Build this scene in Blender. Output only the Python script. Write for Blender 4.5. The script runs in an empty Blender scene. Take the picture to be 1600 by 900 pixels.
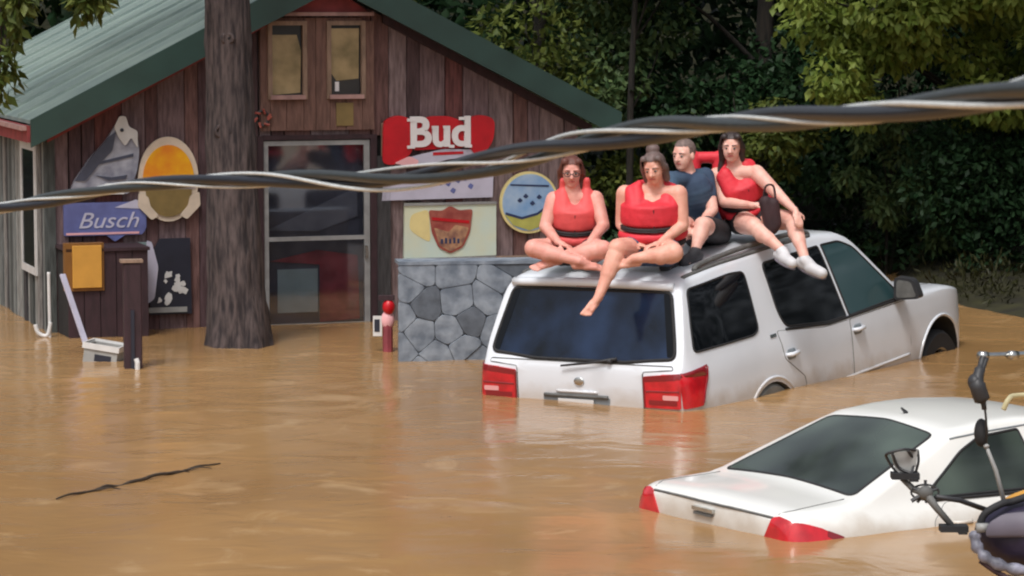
import bpy, bmesh, math, random
import numpy as np
from mathutils import Vector, Matrix, noise
from mathutils.bvhtree import BVHTree
from mathutils.geometry import delaunay_2d_cdt
random.seed(7); np.random.seed(7)
R = math.radians
PI = math.pi
sc = bpy.context.scene
C = sc.collection
# ------------------------------------------------------------------ camera, sky, sun, exposure
cam = bpy.data.cameras.new('camera'); cam_o = bpy.data.objects.new('camera', cam); C.objects.link(cam_o)
FPX = 4600.0; CAM_H = 3.1; ALPHA = math.atan(450.0 / FPX)
cam.sensor_width = 36.0; cam.lens = 36.0 * FPX / 1600.0
cam_o.location = (0, 0, CAM_H); cam_o.rotation_euler = (PI / 2 - ALPHA, 0, 0)
cam.clip_start = 0.1; cam.clip_end = 2000
cam.dof.use_dof = True; cam.dof.focus_distance = 22.5; cam.dof.aperture_fstop = 26.0
sc.camera = cam_o
SUN_EL, SUN_AZ = R(58), R(200)
w = bpy.data.worlds.new('World'); sc.world = w; w.use_nodes = True
nt = w.node_tree; nt.nodes.clear()
sky = nt.nodes.new('ShaderNodeTexSky'); sky.sky_type = 'NISHITA'; sky.sun_disc = False
sky.sun_elevation = SUN_EL; sky.sun_rotation = SUN_AZ; sky.air_density = 1.0; sky.dust_density = 4.0; sky.ozone_density = 1.0
hs = nt.nodes.new('ShaderNodeHueSaturation'); hs.inputs['Saturation'].default_value = 0.35
bg = nt.nodes.new('ShaderNodeBackground'); bg.inputs['Strength'].default_value = 0.115
wo = nt.nodes.new('ShaderNodeOutputWorld')
nt.links.new(sky.outputs[0], hs.inputs['Color']); nt.links.new(hs.outputs[0], bg.inputs[0]); nt.links.new(bg.outputs[0], wo.inputs[0])
sl = bpy.data.lights.new('sun', 'SUN'); sl.energy = 1.6; sl.angle = R(14); sl.color = (1.0, 0.985, 0.96)
so = bpy.data.objects.new('sun', sl); C.objects.link(so)
sd = Vector((math.sin(SUN_AZ) * math.cos(SUN_EL), math.cos(SUN_AZ) * math.cos(SUN_EL), math.sin(SUN_EL)))
so.rotation_euler = sd.to_track_quat('Z', 'Y').to_euler(); so.location = (0, -5, 30)
sc.view_settings.view_transform = 'Standard'; sc.view_settings.look = 'None'; sc.view_settings.gamma = 1.0
sc.view_settings.exposure = 0.42
sc.cycles.filter_width = 2.1

# ------------------------------------------------------------------ helpers
def s2l(r, g, b):
    f = lambda c: c / 12.92 if c <= 0.04045 else ((c + 0.055) / 1.055) ** 2.4
    return (f(r / 255), f(g / 255), f(b / 255), 1)
def place(px, py, d):
    """world point on the sight line through a photo pixel at distance y=d (used once, to survey positions)"""
    u = (px - 800) / FPX; v = (450 - py) / FPX
    ry = math.cos(ALPHA) + v * math.sin(ALPHA); rz = v * math.cos(ALPHA) - math.sin(ALPHA)
    t = d / ry
    return Vector((u * t, d, CAM_H + rz * t))
def mat(name, col, rough=0.6, var=0.0, scale=8.0, stretch=(1, 1, 1), col2=None, bump=0.0, bscale=None, metal=0.0, coat=0.0, spec=0.5, trans=0.0, detail=5.0, island=0.0, objrand=None):
    m = bpy.data.materials.new(name); m.use_nodes = True
    n = m.node_tree.nodes; l = m.node_tree.links
    b = n['Principled BSDF']
    if len(col) == 3: col = (*col, 1)
    b.inputs['Base Color'].default_value = col; b.inputs['Roughness'].default_value = rough
    b.inputs['Metallic'].default_value = metal; b.inputs['Specular IOR Level'].default_value = spec
    b.inputs['Coat Weight'].default_value = coat; b.inputs['Coat Roughness'].default_value = 0.06
    b.inputs['Transmission Weight'].default_value = trans
    cur = None
    if var > 0 or col2 or bump > 0:
        tc = n.new('ShaderNodeTexCoord'); mp = n.new('ShaderNodeMapping'); mp.inputs['Scale'].default_value = stretch
        l.new(tc.outputs['Object'], mp.inputs['Vector'])
        nz = n.new('ShaderNodeTexNoise'); nz.inputs['Scale'].default_value = scale; nz.inputs['Detail'].default_value = detail
        l.new(mp.outputs[0], nz.inputs['Vector'])
        if col2 is None: col2 = tuple(c * (1 - var) for c in col[:3]) + (1,)
        if len(col2) == 3: col2 = (*col2, 1)
        rp = n.new('ShaderNodeValToRGB'); rp.color_ramp.elements[0].position = 0.35; rp.color_ramp.elements[1].position = 0.65
        rp.color_ramp.elements[0].color = col2; rp.color_ramp.elements[1].color = col
        l.new(nz.outputs['Fac'], rp.inputs['Fac']); cur = rp.outputs[0]
        if bump > 0:
            bp = n.new('ShaderNodeBump'); bp.inputs['Strength'].default_value = bump; bp.inputs['Distance'].default_value = 0.02
            if bscale:
                nz2 = n.new('ShaderNodeTexNoise'); nz2.inputs['Scale'].default_value = bscale; l.new(mp.outputs[0], nz2.inputs['Vector'])
                l.new(nz2.outputs['Fac'], bp.inputs['Height'])
            else: l.new(nz.outputs['Fac'], bp.inputs['Height'])
            l.new(bp.outputs[0], b.inputs['Normal'])
    if island > 0 or objrand:
        if objrand:
            oi = n.new('ShaderNodeObjectInfo'); src = oi.outputs['Random']
            r2 = n.new('ShaderNodeValToRGB'); r2.color_ramp.interpolation = 'CONSTANT'
            els = r2.color_ramp.elements
            els[0].color = objrand[0]; els[1].position = 1.0 / len(objrand); els[1].color = objrand[1]
            for i in range(2, len(objrand)):
                e = els.new(i / len(objrand)); e.color = objrand[i]
            l.new(src, r2.inputs['Fac'])
            mx = n.new('ShaderNodeMix'); mx.data_type = 'RGBA'; mx.blend_type = 'MULTIPLY'; mx.inputs['Factor'].default_value = 1
            if cur: l.new(cur, mx.inputs['A'])
            else: mx.inputs['A'].default_value = col
            l.new(r2.outputs[0], mx.inputs['B']); cur = mx.outputs['Result']
        if island > 0:
            g = n.new('ShaderNodeNewGeometry'); hv = n.new('ShaderNodeHueSaturation')
            mr = n.new('ShaderNodeMapRange'); mr.inputs['To Min'].default_value = 1 - island; mr.inputs['To Max'].default_value = 1 + island
            l.new(g.outputs['Random Per Island'], mr.inputs['Value']); l.new(mr.outputs[0], hv.inputs['Value'])
            if cur: l.new(cur, hv.inputs['Color'])
            else: hv.inputs['Color'].default_value = col
            cur = hv.outputs[0]
    if cur: l.new(cur, b.inputs['Base Color'])
    return m
def obj(name, me, m=None, parent=None, smooth=False, angle=None):
    if isinstance(me, bmesh.types.BMesh):
        x = bpy.data.meshes.new(name); me.to_mesh(x); me.free(); me = x
    if m is not None:
        if not isinstance(m, (list, tuple)): m = [m]
        me.materials.clear()
        for q in m: me.materials.append(q)
    o = bpy.data.objects.new(name, me); C.objects.link(o)
    if parent is not None: o.parent = parent
    if smooth:
        me.polygons.foreach_set('use_smooth', [True] * len(me.polygons))
        if angle: me.set_sharp_from_angle(angle=R(angle))
    return o
def tag(o, label=None, cat=None, group=None, kind=None):
    if label: o['label'] = label
    if cat: o['category'] = cat
    if group: o['group'] = group
    if kind: o['kind'] = kind
    return o
def thing(name, label, cat, loc=(0, 0, 0), rot=(0, 0, 0), group=None, matrix=None):
    o = bpy.data.objects.new(name, None); C.objects.link(o); o.empty_display_size = 0.2
    if matrix is not None: o.matrix_world = matrix
    else: o.location = loc; o.rotation_euler = rot
    return tag(o, label, cat, group)
def wpart(name, me, m, t, smooth=False, angle=None):
    """a part whose mesh is in world coordinates"""
    if isinstance(me, bmesh.types.BMesh):
        x = bpy.data.meshes.new(name); me.to_mesh(x); me.free(); me = x
    root = t
    mw = t.matrix_basis.copy()
    while root.parent: root = root.parent; mw = root.matrix_basis @ mw
    me.transform(mw.inverted())
    return obj(name, me, m, t, smooth, angle)
def box(bm, c, s, rot=None):
    g = bmesh.ops.create_cube(bm, size=1.0)
    M = Matrix.Translation(c) @ (rot.to_4x4() if rot is not None else Matrix()) @ Matrix.Diagonal((*s, 1))
    bmesh.ops.transform(bm, matrix=M, verts=g['verts']); return g['verts']
def bxx(bm, x0, x1, y0, y1, z0, z1):
    return box(bm, ((x0 + x1) / 2, (y0 + y1) / 2, (z0 + z1) / 2), (abs(x1 - x0), abs(y1 - y0), abs(z1 - z0)))
def prism(bm, pts, a, b, axis=1):
    """extrude a 2-D outline between a and b along axis"""
    def mk(p, t):
        if axis == 1: return (p[0], t, p[1])
        if axis == 0: return (t, p[0], p[1])
        return (p[0], p[1], t)
    v0 = [bm.verts.new(mk(p, a)) for p in pts]; v1 = [bm.verts.new(mk(p, b)) for p in pts]
    n = len(pts)
    bm.faces.new(v0); bm.faces.new(list(reversed(v1)))
    for i in range(n): bm.faces.new((v0[i], v1[i], v1[(i + 1) % n], v0[(i + 1) % n]))
    bmesh.ops.recalc_face_normals(bm, faces=bm.faces)
def tube(bm, pts, rad, seg=8, closed=False, cap=True):
    pts = [Vector(p) for p in pts]; n = len(pts)
    if not hasattr(rad, '__len__'): rad = [rad] * n
    rings = []; prev = None
    for i, p in enumerate(pts):
        if closed: t = pts[(i + 1) % n] - pts[i - 1]
        else: t = pts[min(i + 1, n - 1)] - pts[max(i - 1, 0)]
        if t.length < 1e-9: t = Vector((0, 0, 1))
        t.normalize()
        if prev is None:
            a = Vector((0, 0, 1)) if abs(t.z) < 0.9 else Vector((1, 0, 0))
            nrm = t.cross(a).normalized()
        else:
            nrm = (prev - t * prev.dot(t))
            nrm = nrm.normalized() if nrm.length > 1e-6 else t.orthogonal().normalized()
        prev = nrm; bn = t.cross(nrm)
        rings.append([bm.verts.new(p + (nrm * math.cos(2 * PI * k / seg) + bn * math.sin(2 * PI * k / seg)) * rad[i]) for k in range(seg)])
    m = n if closed else n - 1
    for i in range(m):
        A = rings[i]; B = rings[(i + 1) % n]
        for k in range(seg): bm.faces.new((A[k], A[(k + 1) % seg], B[(k + 1) % seg], B[k]))
    if cap and not closed:
        bm.faces.new(list(reversed(rings[0]))); bm.faces.new(rings[-1])
def ell(bm, c, s, rot=None, seg=16, rings=10):
    g = bmesh.ops.create_uvsphere(bm, u_segments=seg, v_segments=rings, radius=1.0)
    M = Matrix.Translation(c) @ (rot.to_4x4() if rot is not None else Matrix()) @ Matrix.Diagonal((*s, 1))
    bmesh.ops.transform(bm, matrix=M, verts=g['verts'])
def catmull(P, k=8):
    P = [Vector(p) for p in P]; out = []
    for i in range(len(P) - 1):
        a = P[max(i - 1, 0)]; b = P[i]; c = P[i + 1]; d = P[min(i + 2, len(P) - 1)]
        for j in range(k):
            t = j / k
            out.append(0.5 * ((2 * b) + (c - a) * t + (2 * a - 5 * b + 4 * c - d) * t * t + (3 * b - a - 3 * c + d) * t ** 3))
    out.append(P[-1]); return out
def roundpoly(pts, r, k=4):
    out = []; n = len(pts)
    for i in range(n):
        p = Vector(pts[i]); a = Vector(pts[i - 1]) - p; b = Vector(pts[(i + 1) % n]) - p
        ri = r[i] if hasattr(r, '__len__') else r
        ra = min(ri, a.length * .45, b.length * .45)
        s = p + a.normalized() * ra; e = p + b.normalized() * ra
        for j in range(k + 1):
            t = j / k; out.append(((1 - t) ** 2) * s + 2 * t * (1 - t) * p + t * t * e)
    return out
def text_mesh(body, size, depth=0.004, shear=0.0, offset=0.0):
    cu = bpy.data.curves.new('lettering', 'FONT'); cu.body = body; cu.size = size; cu.extrude = depth; cu.shear = shear; cu.offset = offset
    cu.align_x = 'CENTER'; cu.align_y = 'CENTER'
    o = bpy.data.objects.new('lettering', cu); C.objects.link(o)
    dg = bpy.context.evaluated_depsgraph_get(); me = bpy.data.meshes.new_from_object(o.evaluated_get(dg))
    bpy.data.objects.remove(o); bpy.data.curves.remove(cu); return me
def evaluated(me, mods):
    o = bpy.data.objects.new('tmp', me); C.objects.link(o)
    for typ, kw in mods:
        md = o.modifiers.new(typ, typ)
        for k, v in kw.items(): setattr(md, k, v)
    dg = bpy.context.evaluated_depsgraph_get(); dg.update()
    r = bpy.data.meshes.new_from_object(o.evaluated_get(dg))
    bpy.data.objects.remove(o); return r

# ------------------------------------------------------------------ materials
M = {}
M['paint_white'] = mat('white_car_paint', (0.77, 0.80, 0.85), 0.28, var=0.10, scale=1.3, coat=0.6)
M['paint_cream'] = mat('warm_white_car_paint', (0.81, 0.805, 0.77), 0.3, var=0.08, scale=1.5, coat=0.6)
M['dark_glass'] = mat('tinted_glass', (0.004, 0.005, 0.007), 0.06, spec=0.22)
M['rear_glass'] = mat('blue_glass_dark_reflections', (0.018, 0.036, 0.085), 0.12, spec=0.35, coat=0.0, col2=(.002, .004, .008), scale=1.6)  # dark patches in the blue are reflections put into the colour
M['teal_glass'] = mat('teal_glass', (0.03, 0.07, 0.078), 0.12, spec=0.6, coat=0.2)
M['sedan_glass'] = mat('smoked_glass_green_reflection', (0.075, 0.10, 0.082), 0.10, spec=0.5, coat=0.1, col2=(.018, .024, .022), scale=1.5, detail=2)  # lighter green patches paint in tree reflections and a glimpse of the interior
M['rubber'] = mat('black_rubber', (0.018, 0.018, 0.02), 0.75, var=0.3, scale=20)
M['plastic'] = mat('black_plastic', (0.03, 0.03, 0.033), 0.5, var=0.2, scale=12)
M['grey_plastic'] = mat('grey_plastic', (0.13, 0.13, 0.125), 0.6, var=0.3, scale=14)
M['red_lens'] = mat('red_lens', (0.62, 0.008, 0.018), 0.15, coat=0.8, var=0.35, scale=9)
M['dark_lens'] = mat('dark_red_lens', (0.22, 0.004, 0.01), 0.15, coat=0.8)
M['pink_lens'] = mat('pale_lens', (0.75, 0.35, 0.35), 0.2, coat=0.8)
M['chrome'] = mat('dull_chrome', (0.6, 0.6, 0.58), 0.25, metal=1.0, var=0.2, scale=20)
M['well'] = mat('wheel_well', (0.035, 0.034, 0.032), 0.9, var=.4, scale=8)
M['mudgrey'] = mat('muddy_wheel_well', (0.2, 0.19, 0.17), 0.9, var=.4, scale=8)
M['steel'] = mat('alloy_wheel', (0.4, 0.4, 0.4), 0.35, metal=0.9)
WB = [s2l(*c) for c in ((124, 92, 88), (104, 76, 76), (116, 84, 80), (138, 118, 118), (92, 70, 74), (114, 70, 68), (124, 102, 104), (84, 64, 66))]
M['boards'] = mat('weathered_maroon_boards', (1.0, 1.0, 1.0), 0.85, scale=7, stretch=(5, 5, .7), col2=(0.5, 0.47, 0.47), bump=0.5, bscale=14, objrand=WB)
WG = [s2l(*c) for c in ((118, 122, 120), (156, 156, 152), (82, 86, 84), (128, 132, 130), (66, 64, 66), (146, 142, 138))]
M['greyboards'] = mat('weathered_grey_boards', (1, 1, 1), 0.85, scale=7, stretch=(5, 5, .7), col2=(0.5, 0.5, 0.5), bump=0.5, bscale=14, objrand=WG)
M['greentrim'] = mat('dark_green_metal_trim', s2l(44, 70, 64), 0.5, var=0.25, scale=3)
M['roofmetal'] = mat('sage_green_roof_metal', s2l(142, 156, 148), 0.38, scale=2.5, stretch=(.6, 2.5, 1), col2=s2l(116, 132, 130), bump=0.08, metal=0.0)
M['redtrim'] = mat('faded_red_trim', s2l(150, 62, 62), 0.7, var=0.3, scale=9)
M['ledge'] = mat('faded_pink_ledge', s2l(176, 138, 132), 0.7, var=0.3, scale=9)
M['tanwood'] = mat('tan_wood_frame', s2l(150, 124, 106), 0.8, var=0.35, scale=8, stretch=(3, 3, .8), bump=.3)
M['brownwood'] = mat('brown_loft_boards', s2l(124, 92, 82), 0.85, var=0.4, scale=7, stretch=(5, 5, .8), bump=.4)
M['loftpane'] = mat('tan_reflection_pane', s2l(172, 148, 106), 0.35, scale=3.2, col2=s2l(104, 90, 52), coat=0.3)  # tan and olive window reflection painted as colour
M['paneclear'] = mat('dark_door_glass', (0.02, 0.022, 0.026), 0.08, spec=0.6)
M['alum'] = mat('grey_aluminium_frame', s2l(150, 150, 150), 0.5, var=0.25, scale=10)
M['dark'] = mat('dark_interior', (0.02, 0.018, 0.018), 0.9, var=.3)
M['stone'] = mat('blue_grey_stone', s2l(138, 146, 156), 0.8, scale=7.5, col2=s2l(94, 103, 115), bump=.6, detail=8)
M['stonedark'] = mat('dark_stone_patch', s2l(96, 103, 113), 0.85, var=.4, scale=9, bump=.5)
M['mortar'] = mat('grey_mortar', s2l(132, 141, 150), 0.9, var=.3, scale=14, bump=.3)
M['concrete'] = mat('grey_green_coping', s2l(126, 138, 138), 0.8, var=.2, scale=9)
M['maroon'] = mat('dark_maroon_paint', s2l(58, 36, 42), 0.75, var=.4, scale=6, stretch=(4, 4, .8))
M['mustard'] = mat('mustard_panel', s2l(206, 150, 62), 0.6, var=.12, scale=6)
M['mustarddk'] = mat('brown_mustard_case', s2l(130, 86, 32), 0.6, var=.2, scale=8)
M['offwhite'] = mat('offwhite_enamel', s2l(214, 212, 210), 0.45, var=.12, scale=8)
M['greyenamel'] = mat('grey_enamel', s2l(160, 160, 158), 0.5, var=.25, scale=8)
M['white'] = mat('white_enamel', s2l(232, 226, 226), 0.45, var=.08, scale=9)
M['red'] = mat('bright_red_enamel', s2l(200, 14, 30), 0.4, var=.25, scale=5)
M['pinkwhite'] = mat('pinkish_white_enamel', s2l(236, 176, 180), 0.45, var=.1)
M['signwhite'] = mat('lilac_white_sign', s2l(196, 192, 210), 0.5, var=.12, scale=6)
M['signcream'] = mat('pale_aqua_sign', s2l(198, 216, 208), 0.5, scale=2.2, col2=s2l(214, 214, 184))
M['signyellow'] = mat('cream_yellow_print', s2l(232, 214, 150), 0.5, var=.1)
M['rust'] = mat('rust_red_print', s2l(168, 92, 78), 0.6, scale=9, col2=s2l(140, 60, 54))
M['tanprint'] = mat('tan_print', s2l(190, 146, 110), 0.6, scale=14, col2=s2l(130, 90, 78))
M['blueprint'] = mat('sky_blue_print', s2l(120, 160, 206), 0.5, scale=5, col2=s2l(168, 190, 214))
M['yellowprint'] = mat('olive_yellow_print', s2l(186, 184, 96), 0.5, var=.2)
M['navy'] = mat('navy_print', s2l(44, 56, 92), 0.5)
M['blueenamel'] = mat('periwinkle_blue_enamel', s2l(104, 112, 168), 0.45, scale=5, col2=s2l(88, 92, 140))
M['orange'] = mat('amber_orange_enamel', s2l(232, 172, 20), 0.4, scale=5, col2=s2l(222, 128, 34))
M['olive'] = mat('olive_brown_enamel', s2l(134, 112, 66), 0.5, var=.2)
M['creamrim'] = mat('cream_rim', s2l(214, 196, 176), 0.5, var=.15)
M['silver'] = mat('silver_grey_fish_paint', s2l(176, 178, 190), 0.4, scale=7, col2=s2l(122, 124, 140), metal=.1)
M['fishdark'] = mat('slate_fish_back', s2l(74, 78, 96), 0.4, var=.3)
M['slate'] = mat('dark_slate_print', s2l(38, 40, 54), 0.5, var=.2)
M['seal'] = mat('grey_sealant', s2l(120, 126, 130), 0.6)
# ------------------------------------------------------------------ the setting: ground, bank, flood water
gx = [-300, -120, -60, -30, -16, -9, -5, -2, 1, 4, 7, 10, 16, 26, 40, 70, 130, 300]
gy = [-150, -60, -20, 0, 10, 20, 28, 31, 32.6, 33.6, 35, 38, 42, 48, 58, 75, 110, 170, 320]
bm = bmesh.new(); V_ = {}
for i, x in enumerate(gx):
    for j, y in enumerate(gy):
        z = -1.3 if y < 31.5 else -1.3 + min(1.45, (y - 31.5) * .65) + max(0, y - 34) * 0.13
        z = min(z, 9) + (0.25 * noise.noise((x * .21, y * .21, 0)) if y > 33 else 0)
        V_[i, j] = bm.verts.new((x, y, z))
for i in range(len(gx) - 1):
    for j in range(len(gy) - 1): bm.faces.new((V_[i, j], V_[i + 1, j], V_[i + 1, j + 1], V_[i, j + 1]))
M['earth'] = mat('dark_leaf_litter_earth', (0.022, 0.022, 0.011), 0.95, spec=0.05, var=.5, scale=4, bump=.5)
tag(obj('ground', bm, M['earth'], smooth=True), kind='structure')

def water_material():
    m = bpy.data.materials.new('muddy_flood_water'); m.use_nodes = True
    n = m.node_tree.nodes; l = m.node_tree.links; b = n['Principled BSDF']
    tc = n.new('ShaderNodeTexCoord')
    def nz(scale, st, det=4, rough=.5, dist=0.0):
        mp = n.new('ShaderNodeMapping'); mp.inputs['Scale'].default_value = st; l.new(tc.outputs['Object'], mp.inputs['Vector'])
        t = n.new('ShaderNodeTexNoise'); t.inputs['Scale'].default_value = scale; t.inputs['Detail'].default_value = det
        t.inputs['Roughness'].default_value = rough; t.inputs['Distortion'].default_value = dist
        l.new(mp.outputs[0], t.inputs['Vector']); return t.outputs['Fac']
    big = nz(.45, (1, .55, 1), 3, .5, .6); st = nz(1.3, (.8, .9, 1), 7, .64, 1.4)
    r1 = n.new('ShaderNodeValToRGB'); e = r1.color_ramp.elements
    e[0].position = .32; e[0].color = (0.305, 0.170, 0.069, 1); e[1].position = .7; e[1].color = (0.400, 0.232, 0.097, 1)
    l.new(big, r1.inputs['Fac'])
    r2 = n.new('ShaderNodeValToRGB'); e = r2.color_ramp.elements
    e[0].position = .57; e[0].color = (0, 0, 0, 1); e[1].position = .70; e[1].color = (.6, .6, .6, 1)
    l.new(st, r2.inputs['Fac'])
    mx = n.new('ShaderNodeMix'); mx.data_type = 'RGBA'; mx.inputs['B'].default_value = (0.54, 0.36, 0.19, 1)
    l.new(r2.outputs[0], mx.inputs['Factor']); l.new(r1.outputs[0], mx.inputs['A']); l.new(mx.outputs['Result'], b.inputs['Base Color'])
    b.inputs['Roughness'].default_value = 0.17; b.inputs['IOR'].default_value = 1.33; b.inputs['Specular IOR Level'].default_value = .5
    a1 = nz(1.7, (.7, 1, 1), 3, .5, .8); a2 = nz(9, (.7, 1, 1), 3, .5)
    ad = n.new('ShaderNodeMath'); ad.operation = 'MULTIPLY_ADD'; ad.inputs[1].default_value = .08; l.new(a2, ad.inputs[0]); l.new(a1, ad.inputs[2])
    bp = n.new('ShaderNodeBump'); bp.inputs['Strength'].default_value = .34; bp.inputs['Distance'].default_value = .045
    l.new(ad.outputs[0], bp.inputs['Height']); l.new(bp.outputs[0], b.inputs['Normal'])
    return m
xs = [-300, -120, -60, -30, -15] + list(np.arange(-9, 9.01, .09)) + [15, 30, 60, 120, 300]
ys = [-150, -60, -20, 0, 6, 10] + list(np.arange(12, 24, .09)) + list(np.arange(24, 34, .2)) + [36, 40]
co = np.zeros((len(xs), len(ys), 3)); 
for i, x in enumerate(xs):
    for j, y in enumerate(ys):
        z = 0
        if -9 <= x <= 9 and 12 <= y <= 34: z = 0.012 * noise.noise((x * 1.1, y * .8, 3)) + 0.005 * noise.noise((x * 3.5, y * 3.1, 9))
        co[i, j] = (x, y, z)
nx, ny = len(xs), len(ys)
idx = np.arange(nx * ny).reshape(nx, ny)
F = np.stack([idx[:-1, :-1], idx[1:, :-1], idx[1:, 1:], idx[:-1, 1:]], -1).reshape(-1, 4)
me = bpy.data.meshes.new('flood_water'); me.from_pydata(co.reshape(-1, 3).tolist(), [], F.tolist())
tag(obj('flood_water', me, water_material(), smooth=True), kind='structure')

# grassy bank beyond the front of the vehicle, right side
bm = bmesh.new(); V_ = {}
bx = [3.4, 4.0, 4.6, 5.2, 5.8, 6.5, 7.5, 9, 12, 18, 30]; by = [27.0, 27.8, 28.6, 29.4, 30.2, 31.2, 32.4, 33.8, 36]
for i, x in enumerate(bx):
    for j, y in enumerate(by):
        e_ = min(1, max(0, (x - 3.6) / 1.2)); V_[i, j] = bm.verts.new((x, y + .5 * noise.noise((x * .6, 0, 0)), -.42 + (.34 + .045 * j) * e_ * (1 if j else .2) + .05 * noise.noise((x * .9, y * .9, 2))))
for i in range(len(bx) - 1):
    for j in range(len(by) - 1): bm.faces.new((V_[i, j], V_[i + 1, j], V_[i + 1, j + 1], V_[i, j + 1]))
M['bank'] = mat('dark_olive_muddy_grass', (.034, .032, .008), .95, scale=3, col2=(.014, .012, .005), bump=.6)
tag(obj('bank', bm, M['bank'], smooth=True), kind='structure')
def dirty(m, top=.16):
    n = m.node_tree.nodes; l = m.node_tree.links; b = n['Principled BSDF']; src = b.inputs['Base Color'].links[0].from_socket
    g = n.new('ShaderNodeNewGeometry'); sp = n.new('ShaderNodeSeparateXYZ'); l.new(g.outputs['Position'], sp.inputs[0])
    nz = n.new('ShaderNodeTexNoise'); nz.inputs['Scale'].default_value = 5; nz.inputs['Detail'].default_value = 6; l.new(g.outputs['Position'], nz.inputs['Vector'])
    ma = n.new('ShaderNodeMath'); ma.operation = 'MULTIPLY_ADD'; ma.inputs[1].default_value = -.22; l.new(nz.outputs['Fac'], ma.inputs[0]); l.new(sp.outputs['Z'], ma.inputs[2])
    mr = n.new('ShaderNodeMapRange'); mr.inputs['From Min'].default_value = -.10; mr.inputs['From Max'].default_value = top - .06; mr.inputs['To Min'].default_value = .5; mr.inputs['To Max'].default_value = 0; l.new(ma.outputs[0], mr.inputs['Value'])
    mx = n.new('ShaderNodeMix'); mx.data_type = 'RGBA'; mx.inputs['B'].default_value = (.36, .26, .16, 1); l.new(mr.outputs[0], mx.inputs['Factor']); l.new(src, mx.inputs['A']); l.new(mx.outputs['Result'], b.inputs['Base Color'])
dirty(M['paint_white'], .09); dirty(M['paint_cream'], .06)
# ------------------------------------------------------------------ the cabin
PH = R(19)
HO = Vector((-4.322, 27.423, 0)); HM = Matrix.Translation(HO) @ Matrix.Rotation(PH, 4, 'Z')
house = thing('wooden_cabin', 'weathered maroon board cabin with green metal gable roof standing in brown flood water', 'cabin', matrix=HM)
UC, SL, ZA, WW, DEP = 2.68, 0.51, 3.23, 5.25, 6.0
def zr(u): return ZA - SL * abs(u - UC)          # underside of the rake
def hfront(name, u0, u1, z0, z1, v0, v1, m, parent=house, cut=None):
    b_ = bmesh.new(); pts = [(u0, z0), (u1, z0), (u1, z1), (u0, z1)] if cut is None else cut
    prism(b_, pts, v0, v1); return obj(name, b_, m, parent)
# interior shell (unseen except through the door)
bm = bmesh.new(); bxx(bm, .06, WW - .06, .9, 1.0, -.6, 1.7); bxx(bm, .06, WW - .06, .05, .9, -.62, -.6)
obj('inner_partition', bm, M['dark'], house)
# front boards, each its own piece, cut to the slope of the roof
u = 0.0; openings = [(2.0, 3.16, -.7, 1.80)]
while u < WW - .02:
    bw = random.choice([.12, .15, .18, .22, .26, .13]); u1 = min(u + bw, WW)
    v = -.03 - random.uniform(0, .014)
    gap = random.choice([.003, .005, .009])
    segs = [(-.7, None)]
    for a, b_, c, d in openings:
        if u1 > a + .01 and u < b_ - .01:
            segs = [(d, None)]
            if u < a: pass
    for z0, _ in segs:
        hfront('board', u + gap, u1 - gap, 0, 0, v, 0, M['boards'], cut=[(u + gap, z0), (u1 - gap, z0), (u1 - gap, zr(u1)), ] + ([(UC, ZA)] if u < UC < u1 else []) + [(u + gap, zr(u))])
    u = u1
# dark sheathing behind the gaps
bm = bmesh.new()
prism(bm, [(0.01, -.7), (1.99, -.7), (1.99, 1.8), (3.17, 1.8), (3.17, -.7), (WW - .01, -.7), (WW - .01, zr(WW)), (UC, ZA), (.01, zr(0))], .002, .04)
obj('sheathing', bm, M['dark'], house)
# left side wall, grey boards running back
v = .0; i = 0
while v < DEP:
    bw = random.choice([.13, .16, .19, .15]); v1 = min(v + bw, DEP)
    b_ = bmesh.new(); d_ = random.uniform(.02, .05); bxx(b_, -d_, 0, v + .006, v1 - .006, -.7, zr(0) - .01); obj('side_board', b_, M['greyboards'], house); v = v1
bm = bmesh.new(); bxx(bm, .003, .04, .04, DEP, -.7, zr(0) - .02); bxx(bm, WW - .04, WW, .04, DEP, -.7, zr(0) - .02)
prism(bm, [(0.04, -.7), (WW - .04, -.7), (WW - .04, zr(WW)), (UC, ZA - .05), (.04, zr(0))], DEP - .05, DEP)
obj('back_walls', bm, M['dark'], house)
# corner post
bm = bmesh.new(); bxx(bm, -.055, .05, -.065, -.046, -.7, zr(0) - .02); obj('corner_trim', bm, M['greyboards'], house)
bm = bmesh.new(); bxx(bm, -.07, -.052, .35, .42, .5, 1.75); bxx(bm, -.07, -.052, 1.1, 1.17, .5, 1.75); bxx(bm, -.07, -.052, .421, 1.099, 1.68, 1.75); bxx(bm, -.07, -.052, .421, 1.099, .5, .57); sw_ = obj('side_window', bm, M['offwhite'], house)
bm = bmesh.new(); bxx(bm, -.062, -.054, .42, 1.1, .57, 1.68); obj('pane', bm, M['paneclear'], sw_)
# roof: standing seam panels on both slopes
OV = .2; TH = .035
def roofz(u, off=0.0): return ZA + .235 - SL * abs(u - UC) + off
pw = .8
vv = -.32
for side in (-1, 1):
    bm = bmesh.new()
    ue = UC + side * (UC + OV)
    prism(bm, [(UC, roofz(UC)), (ue, roofz(ue)), (ue, roofz(ue) - TH), (UC, roofz(UC) - TH)], 0, pw - .012)
    u_mid = [(UC, roofz(UC, .03)), (ue, roofz(ue, .03)), (ue, roofz(ue, -.005)), (UC, roofz(UC, -.005))]
    prism(bm, u_mid, pw - .034, pw - .014)
    pm = bpy.data.meshes.new('roof_panel'); bm.to_mesh(pm); bm.free(); pm.materials.append(M['roofmetal'])
    v = vv
    while v < DEP + .2:
        o = bpy.data.objects.new('roof_panel', pm); C.objects.link(o); o.parent = house; o.location = (0, v, 0); v += pw
bm = bmesh.new(); tube(bm, [(UC, vv - .02, roofz(UC) + .01), (UC, DEP + .3, roofz(UC) + .01)], .06, 8); obj('ridge_cap', bm, M['greentrim'], house)
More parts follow.
